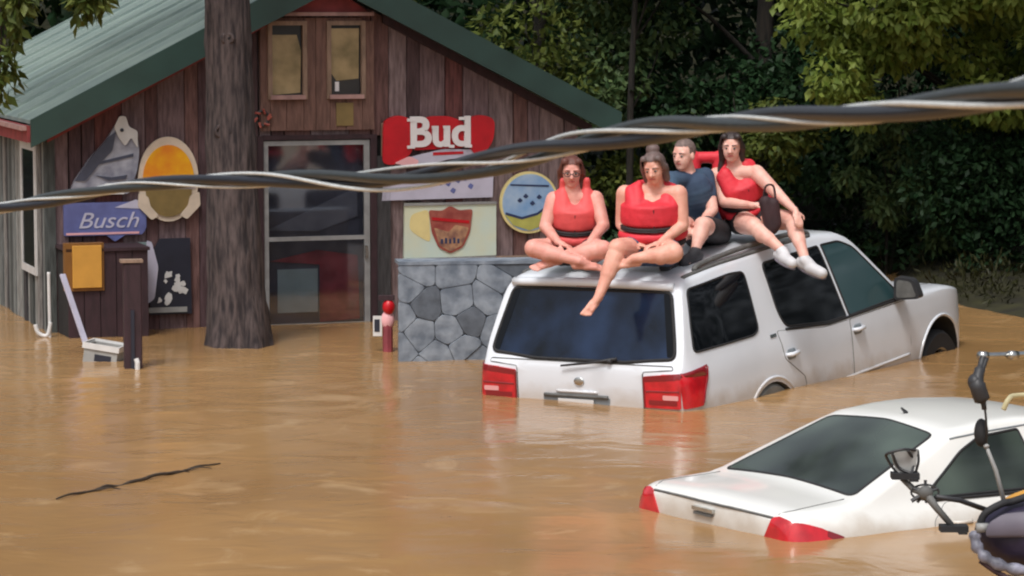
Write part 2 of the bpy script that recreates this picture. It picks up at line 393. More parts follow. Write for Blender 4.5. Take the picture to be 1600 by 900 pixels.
# rake fascia: dark green bands along the gable
for side in (-1, 1):
    ue = UC + side * (UC + OV + .02)
    bm = bmesh.new()
    prism(bm, [(UC, roofz(UC, .02)), (ue, roofz(ue, .02)), (ue, roofz(ue, -.235)), (UC, roofz(UC, -.26))], -.375, -.335)
    obj('rake_trim', bm, M['greentrim'], house)
    bm = bmesh.new()
    prism(bm, [(UC, roofz(UC, -.05)), (ue, roofz(ue, -.05)), (ue, roofz(ue, -.1)), (UC, roofz(UC, -.1))], -.334, 0.0)
    obj('soffit', bm, M['greentrim'], house)
    # thin red board under the green band
    bm = bmesh.new(); a = UC + side * .55; e = UC + side * (UC + .02)
    prism(bm, [(a, zr(a) + .02), (e, zr(e) + .02), (e, zr(e) - .07), (a, zr(a) - .07)], -.085, -.05)
    obj('frieze_board', bm, M['redtrim'] if side < 0 else M['maroon'], house)
# eave fascia, left side, red
bm = bmesh.new(); ue = UC - (UC + OV); bxx(bm, ue - .05, ue - .02, -.33, DEP + .2, roofz(ue) - .2, roofz(ue) - .045)
obj('eave_fascia', bm, M['redtrim'], house)
bm = bmesh.new(); bxx(bm, ue - .10, ue - .051, -.32, DEP + .2, roofz(ue) - .09, roofz(ue) - .05)
obj('gutter', bm, M['ledge'], house)
# loft front: paler boards with two small windows
LZ0, LZ1, LU0, LU1 = 1.86, 2.93, 2.02, 3.14
u = LU0
cols_ = [(2.13, 2.43), (2.71, 3.01)]
bm = bmesh.new(); bxx(bm, LU0 + .01, LU1 - .01, -.052, -.047, LZ0 + .01, min(LZ1, 2.86)); obj('loft_backing', bm, M['dark'], house)
for (a, b_, z0, z1) in [(2.02, 2.11, 1.86, 2.9), (2.115, 2.27, 1.86, 2.19), (2.275, 2.44, 1.86, 2.19), (2.445, 2.56, 1.86, 2.93), (2.565, 2.70, 1.86, 2.93), (2.705, 2.86, 1.86, 2.19), (2.865, 3.02, 1.86, 2.19), (3.025, 3.14, 1.86, 2.9), (2.115, 2.44, 2.865, 2.93), (2.705, 3.02, 2.865, 2.93)]:
    hfront('loft_board', a, b_, z0, z1, -.075 - random.uniform(0, .008), -.053, M['brownwood'])
for k, (a, b_) in enumerate(cols_):
    bm = bmesh.new()
    fr = .042; z0, z1 = 2.2, 2.86
    for q in ((a - fr, a, z0 - fr, z1 + fr), (b_, b_ + fr, z0 - fr, z1 + fr), (a, b_, z1, z1 + fr)): bxx(bm, q[0], q[1], -.105, -.054, q[2], q[3])
    wd = obj('loft_window', bm, M['tanwood'], house)
    bm = bmesh.new(); bxx(bm, a - .02, b_ + .02, -.13, -.056, z0 - fr, z0 - .001); obj('sill', bm, M['ledge'], wd)
    bm = bmesh.new(); bxx(bm, a, b_, -.06, -.055, z0, z1); obj('pane', bm, M['dark'] if 0 else M['paneclear'], wd)
    # tan reflection painted as a panel over most of the pane
    bm = bmesh.new()
    if k == 0: prism(bm, [(a + .01, z0 + .0), (b_ - .02, z0 + .02), (b_ - .01, z0 + .42), (b_ - .05, z1 - .09), (a + .01, z1 - .09)], -.068, -.062)
    else: prism(bm, [(a + .01, z0 + .2), (a + .06, z0 + .13), (b_ - .02, z0 + .15), (b_ - .015, z1 - .03), (a + .01, z1 - .03)], -.068, -.062)
    obj('pane_reflection', bm, M['loftpane'], wd)
    if k == 1:
        bm = bmesh.new(); bxx(bm, a + .045, a + .085, -.067, -.061, z0 + .03, z0 + .12); obj('candle', bm, M['white'], wd)
bm = bmesh.new(); bxx(bm, 2.76, 2.93, -.09, -.084, 1.9, 2.12); obj('loft_notice', bm, M['olive'], house)
# red pediment
bm = bmesh.new(); prism(bm, [(2.2, 2.985), (3.08, 2.985), (2.78, 3.19), (2.56, 3.19)], -.11, -.05); obj('pediment', bm, M['redtrim'], house)
bm = bmesh.new(); bxx(bm, 2.16, 3.12, -.16, -.05, 2.95, 2.984); obj('pediment_ledge', bm, M['ledge'], house)
# storm door
DU0, DU1, DZ0, DZ1 = 2.05, 3.10, -.5, 1.76
bm = bmesh.new()
for q in ((DU0 - .06, DU0 - .005, DZ0, DZ1 + .05), (DU1 + .005, DU1 + .07, DZ0, DZ1 + .05), (DU0 - .004, DU1 + .004, DZ1 + .01, DZ1 + .055)): bxx(bm, q[0], q[1], -.07, .03, q[2], q[3])
obj('door_frame', bm, M['maroon'], house)
bm = bmesh.new(); f_ = .045
for q in ((DU0, DU0 + f_, DZ0, DZ1), (DU1 - f_ - .01, DU1, DZ0, DZ1), (DU0 + f_, DU1 - f_ - .01, DZ1 - f_, DZ1), (DU0 + f_, DU1 - f_ - .01, .80, .84), (DU0 + f_, DU1 - f_ - .01, DZ0, .0)): bxx(bm, q[0], q[1], -.055, -.015, q[2], q[3])
door = obj('storm_door', bm, M['alum'], house)
gm = bpy.data.materials.new('storm_door_glass'); gm.use_nodes = True
n_ = gm.node_tree.nodes; l_ = gm.node_tree.links; n_.remove(n_['Principled BSDF'])
gl = n_.new('ShaderNodeBsdfGlossy'); gl.inputs['Roughness'].default_value = .05; tr = n_.new('ShaderNodeBsdfTransparent'); tr.inputs['Color'].default_value = (.75, .77, .8, 1)
ms = n_.new('ShaderNodeMixShader'); ms.inputs[0].default_value = .16; l_.new(tr.outputs[0], ms.inputs[1]); l_.new(gl.outputs[0], ms.inputs[2]); l_.new(ms.outputs[0], n_['Material Output'].inputs[0])
M['glass_thin'] = gm
for z0, z1 in ((.84, DZ1 - f_), (0.0, .80)):
    bm = bmesh.new(); bxx(bm, DU0 + f_, DU1 - f_ - .01, -.037, -.032, z0, z1); obj('pane', bm, M['glass_thin'], door)
bm = bmesh.new(); bxx(bm, DU1 - .052, DU1 - .03, -.085, -.056, .62, .74); obj('handle', bm, M['chrome'], door)
# inner door seen through the storm door
bm = bmesh.new(); bxx(bm, DU0 - .03, DU1 + .03, .05, .09, DZ0, DZ1 + .05); M['innerdoor'] = mat('dull_slate_inner_door', s2l(112, 108, 120), .7, var=.3, scale=4); indoor = obj('inner_door', bm, M['innerdoor'], house)
bm = bmesh.new(); bxx(bm, 2.2, 2.6, .035, .046, .1, .52); obj('paper_notice', bm, mat('pale_grey_green_notice', s2l(190, 206, 204), .7, var=.15), indoor)
bm = bmesh.new(); prism(bm, [(2.12, .60), (2.6, .70), (3.0, .64), (3.02, .02), (2.62, .0), (2.62, .56)], .038, .047); obj('red_poster', bm, mat('dull_red_poster', s2l(190, 80, 90), .7, var=.4, scale=6), indoor)
bm = bmesh.new(); prism(bm, [(2.1, .9), (3.0, 1.3), (3.0, 1.02), (2.6, .88)], .036, .047); obj('grey_poster', bm, mat('grey_poster', s2l(150, 148, 158), .7, var=.2, scale=4), indoor)
# lower wall trim right of the porch wall, low shelf
bm = bmesh.new(); bxx(bm, 4.36, 4.9, -.16, -.05, .53, .6); obj('wall_shelf', bm, M['tanwood'], house)
bm = bmesh.new(); bxx(bm, 3.17, 3.30, -.09, -.05, -.4, 1.6); obj('door_side_post', bm, M['greyboards'], house)

# ------------------------------------------------------------------ signs on the cabin wall (each a thing of its own)
def hthing(name, label, cat, u, v, z, group=None, ry=0.0):
    return thing(name, label, cat, matrix=HM @ Matrix.Translation((u, v, z)) @ Matrix.Rotation(ry, 4, 'Y'), group=group)
def circ(r, n=40, a0=0, a1=2 * PI, c=(0, 0), sx=1, sz=1): return [(c[0] + sx * r * math.cos(a0 + (a1 - a0) * i / n), c[1] + sz * r * math.sin(a0 + (a1 - a0) * i / n)) for i in range(n + (0 if abs(a1 - a0 - 2 * PI) < 1e-6 else 1))]
def pl(name, pts, v0, v1, m, parent):
    b_ = bmesh.new(); prism(b_, pts, v0, v1); return obj(name, b_, m, parent)
def letters(body, size, u, v, z, m, parent, name='lettering', shear=0, offset=0, depth=.004, sx=1.0):
    me = text_mesh(body, size, depth, shear, offset)
    me.transform(Matrix.Translation((u, v, z)) @ Matrix.Rotation(PI / 2, 4, 'X') @ Matrix.Diagonal((sx, 1, 1, 1)))
    return obj(name, me, m, parent)
SG = 'advertising signs hung on the cabin wall'
# red beer sign with the word Bud
s = hthing('beer_sign', 'red scalloped sign with white Bud lettering high on the cabin wall', 'sign', 3.785, -.06, 1.75, SG)
pl('red_lobe', roundpoly([(-.56, .2), (-.40, .25), (-.27, .2), (-.26, -.12), (-.46, -.24), (-.57, -.22)], .08), -.05, 0, M['red'], s)
pl('red_lobe', roundpoly([(.27, .2), (.42, .245), (.575, .2), (.56, -.02), (.42, -.19), (.30, -.08)], .08), -.05, 0, M['red'], s)
pl('red_center', roundpoly([(-.26, .17), (-.08, .23), (.10, .23), (.27, .17), (.27, -.08), (-.26, -.1)], .04), -.03, 0, M['red'], s)
pl('ribbon', roundpoly([(-.40, -.19), (-.2, -.14), (.05, -.09), (.36, -.1), (.44, -.17), (.1, -.19), (-.1, -.24), (-.38, -.26)], .03), -.04, -.031, M['signwhite'], s)
pl('ribbon_fold', roundpoly([(-.46, -.22), (-.30, -.15), (-.2, -.2), (-.25, -.26)], .03), -.06, -.051, M['pinkwhite'], s)
pl('ribbon_stripe', [(-.06, -.12), (.25, -.115), (.25, -.14), (-.06, -.15)], -.045, -.041, M['red'], s)
letters('Bud', .40, 0.01, -.052, .065, M['white'], s, offset=.012, depth=.012, sx=1.02)
for (a, b_, z_) in ((-.325, -.25, .197), (-.325, -.25, -.064), (-.075, -.03, .123), (.04, .075, .123), (.10, .15, -.064), (.20, .255, .205), (.26, .33, -.064)):
    bm = bmesh.new(); bxx(bm, a, b_, -.071, -.045, z_ - .014, z_ + .014); obj('letter_serif', bm, M['white'], s)
# thin white sign
s = hthing('banner_sign', 'long pale lilac sign directly beneath the red Bud sign', 'sign', 3.78, -.06, 1.27, SG)
pl('sign_board', [(-.57, -.1), (.56, -.09), (.57, .17), (-.55, .09)], -.03, 0, M['signwhite'], s)
for k, (a, z_) in enumerate(((.02, .06), (.1, .05), (.2, .08), (.27, .1), (.33, .02), (.15, -.02))):
    pl('print_mark', roundpoly([(a - .03, z_), (a, z_ + .035), (a + .035, z_ + .01), (a + .01, z_ - .03)], .01), -.033, -.031, M['blueenamel'], s)
# shield sign
s = hthing('shield_sign', 'pale aqua square sign with rust red shield, above the blue grey stone wall', 'sign', 3.9, -.06, .87, SG)
pl('sign_board', [(-.47, -.27), (.475, -.26), (.475, .265), (-.46, .27)], -.035, 0, M['signcream'], s)
for q in ((-.47, .475, .245, .27), (-.47, .475, -.285, -.265)):
    bm = bmesh.new(); bxx(bm, q[0], q[1], -.05, -.036, q[2], q[3]); obj('sign_edge', bm, M['alum'], s)
pl('yellow_field', roundpoly([(-.40, .16), (-.22, .21), (-.2, -.12), (-.33, -.05), (-.42, .02)], .05), -.039, -.036, M['signyellow'], s)
pl('shield', roundpoly([(-.22, .2), (-.08, .19), (0, .24), (.09, .19), (.23, .2), (.2, -.03), (.13, -.17), (.0, -.23), (-.12, -.17), (-.19, -.02)], .03), -.048, -.04, M['rust'], s)
pl('shield_base', roundpoly([(-.17, .03), (-.02, -.02), (.05, .05), (.19, .02), (.12, -.15), (0, -.21), (-.11, -.15)], .02), -.052, -.049, M['tanprint'], s)
pl('shield_band', [(-.19, .1), (.19, .06), (.19, .09), (-.19, .13)], -.053, -.0492, M['red'], s)
bm = bmesh.new()
for k in range(5): bxx(bm, -.1 + k * .042, -.078 + k * .042, -.056, -.0525, -.13, -.085 + .01 * (k % 2))
obj('shield_letter', bm, M['navy'], s)
# blue round sign
s = hthing('round_sign', 'round sky blue sign with a yellow lower band beside the seated people', 'sign', 4.72, -.06, 1.12, SG)
pl('rim', circ(.305), -.03, 0, M['signyellow'], s); pl('sky_field', circ(.28), -.036, -.031, M['blueprint'], s)
pl('hill_band', [(-.26, -.11), (-.1, -.16), (.06, -.12), (.25, -.02), (.27, -.07), (.17, -.22), (0, -.275), (-.17, -.22)], -.041, -.037, M['yellowprint'], s)
pl('ridge_line', [(-.25, -.09), (-.08, -.14), (.08, -.1), (.24, .01), (.24, -.02), (.08, -.125), (-.08, -.165), (-.25, -.115)], -.044, -.042, M['navy'], s)
pl('top_line', [(-.2, .17), (.2, .15), (.2, .168), (-.2, .185)], -.041, -.037, M['navy'], s)
for a, z_ in ((-.1, .02), (-.04, .06), (.03, -.01), (.1, .05)): pl('print_mark', roundpoly([(a - .03, z_), (a, z_ + .03), (a + .03, z_), (a, z_ - .02)], .01), -.041, -.037, M['navy'], s)
# amber dome sign over olive base
s = hthing('round_sign', 'round cream rimmed sign with amber top and olive base left of the trunk', 'sign', 1.117, -.06, 1.42, SG)
pl('rim', circ(.29, sz=1.38), -.03, 0, M['creamrim'], s)
pl('amber_dome', circ(.245, 24, 0, PI, (0, .0), sz=1.32), -.04, -.031, M['orange'], s)
pl('grey_band', [(-.26, -.09), (.26, -.09), (.255, -.005), (-.255, -.005)], -.04, -.031, M['signwhite'], s)
pl('olive_bowl', circ(.22, 24, PI, 2 * PI, (0, -.1), sz=1.15), -.045, -.031, M['olive'], s)
for sg in (-1, 1): pl('scroll', roundpoly([(sg * .29, -.12), (sg * .30, -.25), (sg * .17, -.38), (sg * .10, -.34), (sg * .18, -.25), (sg * .2, -.16)], .02), -.06, -.047, M['creamrim'], s)
# fish sign
s = hthing('fish_sign', 'silver grey leaping fish cutout sign left of the amber round sign', 'sign', .52, -.06, 1.62, SG)
pl('fish_body', roundpoly([(-.36, -.36), (-.30, -.2), (-.16, .0), (.0, .17), (.1, .32), (.15, .34), (.2, .28), (.3, .22), (.32, .08), (.30, -.1), (.22, -.33), (.05, -.32), (-.12, -.34)], .04), -.05, 0, M['silver'], s)
pl('fish_back', roundpoly([(-.3, -.2), (-.14, .02), (.02, .2), (.1, .26), (.06, .08), (-.05, -.03), (-.2, -.2)], .02), -.065, -.051, M['fishdark'], s)
pl('fish_fin', roundpoly([(-.1, -.15), (.05, -.17), (.2, -.15), (.18, -.19), (.02, -.2)], .01), -.062, -.051, M['fishdark'], s)
pl('fish_belly', roundpoly([(-.12, -.33), (.0, -.22), (.12, -.24), (.18, -.33)], .02), -.06, -.051, M['offwhite'], s)
pl('fish_stripe', [(-.12, -.06), (.26, .02), (.26, .05), (-.1, -.03)], -.06, -.051, M['fishdark'], s)
pl('fish_eye', circ(.018, 10, c=(.15, .27)), -.08, -.071, M['slate'], s)
pl('fish_head', roundpoly([(.08, .3), (.13, .4), (.19, .4), (.22, .3), (.3, .26), (.3, .1), (.24, .2), (.18, .12), (.12, .2)], .02), -.07, -.052, M['offwhite'], s)
# blue script sign
s = hthing('script_sign', 'blue metal sign with slanted white Busch lettering above the mustard box', 'sign', .5, -.06, 1.045, SG)
pl('sign_board', roundpoly([(-.38, -.14), (.36, -.14), (.40, -.08), (.40, .17), (-.38, .17)], .02), -.035, 0, M['blueenamel'], s)
pl('lower_stripe', [(-.36, -.13), (.33, -.13), (.33, -.11), (-.36, -.11)], -.04, -.036, M['pinkwhite'], s)
pl('pointer', [(.02, -.14), (.2, -.14), (.1, -.2)], -.034, -.001, M['blueenamel'], s)
letters('Busch', .21, .03, -.04, -.005, M['signwhite'], s, shear=.35, depth=.003, sx=1.15)
pl('highlight_strip', [(.1, .12), (.38, .1), (.4, .16), (.3, .19)], -.04, -.036, M['signwhite'], s)
# small green-grey sign under the script sign
s = hthing('narrow_sign', 'narrow grey green strip sign beneath the blue script sign', 'sign', .75, -.06, .80, SG)
pl('sign_board', [(-.17, -.06), (.2, -.06), (.2, .03), (-.12, .03)], -.03, 0, mat('grey_green_enamel', s2l(120, 138, 138), .5, var=.2), s)
pl('sign_lower', [(-.15, -.14), (.17, -.14), (.17, -.065), (-.15, -.065)], -.025, 0, M['slate'], s)
# black poster with white figures
s = hthing('picture_sign', 'black poster with pale splashing figures left of the tree trunk', 'sign', 1.13, -.06, .49, SG)
pl('sign_board', [(-.2, -.35), (.2, -.35), (.19, .37), (-.1, .37), (-.2, .2)], -.03, 0, M['slate'], s)
pl('side_figure', roundpoly([(-.23, .36), (-.18, .34), (-.12, .1), (-.16, -.2), (-.24, -.25)], .03), -.036, -.031, M['signwhite'], s)
for k in range(13):
    a = random.uniform(-.13, .12); z_ = -.24 + .30 * random.random() * (1 - abs(a)); r_ = random.uniform(.02, .05)
    pl('pale_figure', [(a + r_ * random.uniform(.5, 1.2) * math.cos(t), z_ + r_ * random.uniform(.5, 1.4) * math.sin(t)) for t in [i * PI / 4 for i in range(8)]], -.036 - k * .0005, -.031, M['offwhite'], s)
pl('lower_strip', [(-.22, -.33), (.15, -.33), (.15, -.28), (-.22, -.28)], -.047, -.043, M['greyenamel'], s)
# small dark ornament on the loft, by its lower left corner
s = hthing('wall_ornament', 'small dark rusty ornament below the left loft window', 'ornament', 2.03, -.09, 1.98)
bm = bmesh.new(); tube(bm, [(.06 * math.cos(t), 0, .07 * math.sin(t)) for t in [i * PI / 6 for i in range(12)]], .014, 6, closed=True); obj('hoop', bm, M['plastic'], s)
bm = bmesh.new()
for k in range(7): tube(bm, [(.05 * math.cos(k), -.01, .05 * math.sin(k)), (.09 * math.cos(k + .5), -.02, .09 * math.sin(k + .5))], .012, 5)
obj('scrollwork', bm, M['rust'], s)
s = hthing('wall_strip', 'pale upright strip board fixed at the left edge of the Bud sign', 'board', 3.235, -.05, 1.66)
bm = bmesh.new(); bxx(bm, -.02, .02, -.03, 0, -.3, .26); obj('strip', bm, M['tanwood'], s)

# ------------------------------------------------------------------ things standing in the water by the cabin
# blue-grey stone wall: every stone a piece
SWM = Matrix.Translation((-.975, 25.15, 0)) @ Matrix.Rotation(R(8), 4, 'Z')
sw = thing('stone_wall', 'low wall of blue grey stones between the cabin door and the stranded white vehicle', 'wall', matrix=SWM)
SWL, SWH = 1.35, .855
bm = bmesh.new(); bxx(bm, .03, SWL - .03, .02, .3, -1, SWH - .02); obj('mortar_core', bm, M['stone'], sw)
random.seed(21)
def clip_poly(poly, p, n_):
    out = []
    for i_ in range(len(poly)):
        a, b_ = poly[i_], poly[(i_ + 1) % len(poly)]; da = (a - p).dot(n_); db = (b_ - p).dot(n_)
        if da <= 0: out.append(a)
        if (da < 0 < db) or (db < 0 < da): out.append(a.lerp(b_, da / (da - db)))
    return out
seeds = []
while len(seeds) < 30:
    q = Vector((random.uniform(0, SWL), random.uniform(-.3, SWH)))
    if all((q - o_).length > .155 for o_ in seeds): seeds.append(q)
for q in seeds:
    cell = [Vector(v_) for v_ in ((0, -.35), (SWL, -.35), (SWL, SWH - .02), (0, SWH - .02))]
    for o_ in seeds:
        if o_ is not q and cell: d_ = (o_ - q); cell = clip_poly(cell, (q + o_) / 2 - d_.normalized() * .0018, d_.normalized())
    if len(cell) < 3: continue
    cell = roundpoly([tuple(v_) for v_ in cell], .03, 2); dd = random.uniform(.0, .012)
    bm = bmesh.new(); prism(bm, [tuple(v_) for v_ in cell], -dd, .05)
    bmesh.ops.bevel(bm, geom=[e for e in bm.edges if all(vv_.co.y < -dd + .001 for vv_ in e.verts)], offset=.003, segments=1, affect='EDGES')
    obj('stone', bm, M['stone'] if random.random() > .1 else M['stonedark'], sw)
bm = bmesh.new(); bxx(bm, 0, SWL, -.012, .31, SWH - .019, SWH + .01); obj('coping', bm, M['stone'], sw)

# dark maroon post, cabinet, mustard box, white chair-like things
p = place(208, 577, 3.1 * FPX / 577); p.z = 0
s = thing('post', 'dark maroon square post standing in the water in front of the signs', 'post', p, (0, 0, R(12)))
bm = bmesh.new(); bxx(bm, -.075, .075, -.06, .06, -1.2, .90); bmesh.ops.bevel(bm, geom=bm.edges[:], offset=.008, segments=1, affect='EDGES'); obj('shaft', bm, M['maroon'], s)
bm = bmesh.new(); bxx(bm, -.1, .09, -.07, .07, .901, .925); obj('post_cap', bm, M['tanwood'], s)
bm = bmesh.new(); bxx(bm, -.02, .01, -.075, -.061, -.2, .5); obj('edge_strip', bm, M['slate'], s)
bm = bmesh.new(); tube(bm, [(.03, -.09, -.3), (.03, -.09, .06), (.02, -.08, .09)], .022, 8); obj('pipe_stub', bm, M['offwhite'], s)
s = hthing('cabinet', 'dark maroon plank cabinet against the cabin corner under the blue script sign', 'cabinet', .42, -.35, 0)
for k in range(5):
    bm = bmesh.new(); bxx(bm, -.36 + k * .15, -.36 + k * .15 + .143, -.25 - .004 * (k % 2), -.23, -.8, .80); obj('plank', bm, M['maroon'], s)
bm = bmesh.new(); bxx(bm, -.36, .385, -.229, .27, -.8, .78); obj('carcass', bm, M['dark'], s)
bm = bmesh.new(); bxx(bm, -.38, .40, -.27, .28, .801, .83); obj('cabinet_top', bm, M['maroon'], s)
s = hthing('wall_box', 'mustard yellow rectangular box mounted on the maroon cabinet', 'box', .22, -.62, .66)
bm = bmesh.new(); bxx(bm, -.19, .17, 0, .1, -.22, .22); obj('case', bm, M['mustarddk'], s)
bm = bmesh.new(); bxx(bm, -.125, .145, -.025, -.001, -.19, .2); bmesh.ops.bevel(bm, geom=bm.edges[:], offset=.003, segments=1, affect='EDGES'); obj('front_panel', bm, M['mustard'], s)
# white downpipe at the corner with curved foot
a = place(76, 425, 27.0); b = place(78, 520, 27.0)
s = thing('downpipe', 'thin white pipe with a curled foot at the left cabin corner', 'pipe', (b.x, b.y, 0))
bm = bmesh.new(); tube(bm, catmull([a, (a + b) / 2, b + Vector((0, 0, .05)), b + Vector((0, -.02, -.02)), b + Vector((0, -.05, -.3))]), .016, 8); wpart('pipe', bm, M['offwhite'], s, True)
bm = bmesh.new(); tube(bm, catmull([b + Vector((-.13, -.03, .08)), b + Vector((-.1, -.03, .0)), b + Vector((-.02, -.03, -.02)), b + Vector((.01, -.02, .1))]), .02, 8); wpart('pipe_elbow', bm, M['offwhite'], s, True)
# leaning white board and half-sunk white chair
a = place(104, 448, 25.9); b = place(142, 560, 25.6)
s = thing('leaning_board', 'narrow pale board leaning from the mustard box down into the water', 'board', (b.x, b.y, 0))
bm = bmesh.new(); mid = (a + b) / 2; d_ = (b - a).normalized(); rt = d_.to_track_quat('Z', 'Y').to_matrix(); box(bm, mid, (.05, .02, (b - a).length + .25), rt); wpart('board', bm, M['signwhite'], s)
c = place(163, 545, 25.3)
s = thing('plastic_crate', 'grey white open crate half sunk beside the maroon post', 'crate', (c.x, c.y, 0), (0, R(8), R(-10)))
bm = bmesh.new(); bxx(bm, -.15, .15, -.14, -.125, -.2, .13); bxx(bm, -.15, .15, .125, .14, -.2, .13); bxx(bm, -.15, -.135, -.124, .124, -.2, .13); bxx(bm, .135, .15, -.124, .124, -.2, .13); bxx(bm, -.134, .134, -.124, .124, -.2, -.19)
obj('crate_shell', bm, M['greyenamel'], s)
bm = bmesh.new()
for q in ((-.165, .165, -.155, -.141), (-.165, .165, .141, .155)): bxx(bm, *q, .10, .15)
for q in ((-.165, -.151, -.14, .14), (.151, .165, -.14, .14)): bxx(bm, *q, .10, .15)
obj('crate_rim', bm, M['offwhite'], s)
bm = bmesh.new(); bxx(bm, -.05, .1, -.1415, -.1405, .0, .06); obj('crate_slot', bm, M['slate'], s)
# small red and white figure post by the door
b = place(606, 545, 25.9); b.z = 0
s = thing('yard_ornament', 'small red and white yard ornament standing in water beside the stone wall', 'ornament', b, (0, 0, 0))
bm = bmesh.new(); tube(bm, [(0, 0, -.6), (0, 0, .3)], .045, 8); obj('stem', bm, mat('dull_red_stem', s2l(150, 66, 76), .6, var=.3), s)
bm = bmesh.new(); ell(bm, (0, 0, .28), (.06, .05, .09)); obj('white_body', bm, M['pinkwhite'], s, True)
bm = bmesh.new(); ell(bm, (.01, -.02, .40), (.055, .05, .07)); obj('red_head', bm, M['red'], s, True)
bm = bmesh.new(); bxx(bm, -.08, .06, -.05, .05, .46, .50); obj('dark_cap', bm, M['maroon'], s)
bm = bmesh.new(); bxx(bm, -.13, -.05, -.02, -.005, .14, .32); obj('white_tag', bm, M['offwhite'], s)
bm = bmesh.new(); bxx(bm, -.118, -.07, -.024, -.0205, .18, .29); obj('tag_print', bm, M['slate'], s)

# ------------------------------------------------------------------ vehicles
def interp(x, tab):
    if x <= tab[0][0]: return tab[0][1]
    for (a, va), (b, vb) in zip(tab, tab[1:]):
        if x <= b:
            t = (x - a) / (b - a); return va + (vb - va) * t
    return tab[-1][1]
def loft_body(stations, wtab, ztab, prof, zb, crown=.03, edge=.05, scale=1.0, ny=7):
    """closed shell from cross sections along x; half width = w(x)*prof(z)"""
    bm = bmesh.new(); rings = []
    zs_n = 20
    for x in stations:
        w_ = interp(x, wtab); zt = interp(x, ztab); side = []
        for i in range(zs_n + 1):
            z = zb + (zt - edge - zb) * i / zs_n
            side.append((w_ * interp(z, prof), z))
        y0, z0 = side[-1]
        yt = w_ * interp(zt, prof)
        top = []
        for i in range(1, 5):                           # rounded shoulder
            t = i / 4; yy = y0 * (1 - t) ** 2 + 2 * t * (1 - t) * (yt + .01) + t * t * (yt - edge * 1.7); zz_ = z0 * (1 - t) ** 2 + 2 * t * (1 - t) * (zt - .004) + t * t * zt
            top.append((yy, zz_))
        ye = top[-1][0]
        for i in range(1, ny + 1):
            t = i / ny; top.append((ye * (1 - t), zt + crown * (1 - (1 - t) ** 2) * min(1, ye)))
        half = [(0, zb)] + side + top
        full = half + [(-y, z) for (y, z) in reversed(half[1:-1])]
        rings.append([bm.verts.new((x * scale, y * scale, z * scale)) for (y, z) in full])
    n = len(rings[0])
    for A, B in zip(rings, rings[1:]):
        for k in range(n): bm.faces.new((A[k], A[(k + 1) % n], B[(k + 1) % n], B[k]))
    bm.faces.new(rings[0]); bm.faces.new(list(reversed(rings[-1])))
    bmesh.ops.recalc_face_normals(bm, faces=bm.faces)
    me = bpy.data.meshes.new('body'); bm.to_mesh(me); bm.free(); return me
def cut_arches(me, arches, wd, mats, rear=None):
    """wheel housings cut out of the shell"""
    bo = bpy.data.objects.new('tmpbody', me); C.objects.link(bo); cutters = []
    for (x, z, r, y0, y1) in arches:
        bm = bmesh.new(); pts = circ(r, 36, c=(x, z)); prism(bm, pts, y0, y1)
        cm = bpy.data.meshes.new('c'); bm.to_mesh(cm); bm.free(); cm.materials.append(rear if rear and x < 2 else mats[1])
        co_ = bpy.data.objects.new('c', cm); C.objects.link(co_); cutters.append(co_)
        md = bo.modifiers.new('b', 'BOOLEAN'); md.object = co_; md.operation = 'DIFFERENCE'; md.solver = 'EXACT'; md.material_mode = 'TRANSFER'
    dg = bpy.context.evaluated_depsgraph_get(); r_ = bpy.data.meshes.new_from_object(bo.evaluated_get(dg))
    bpy.data.objects.remove(bo)
    for c_ in cutters: bpy.data.objects.remove(c_)
    return r_
def bvh_of(me):
    bm = bmesh.new(); bm.from_mesh(me); t = BVHTree.FromBMesh(bm); bm.free(); return t
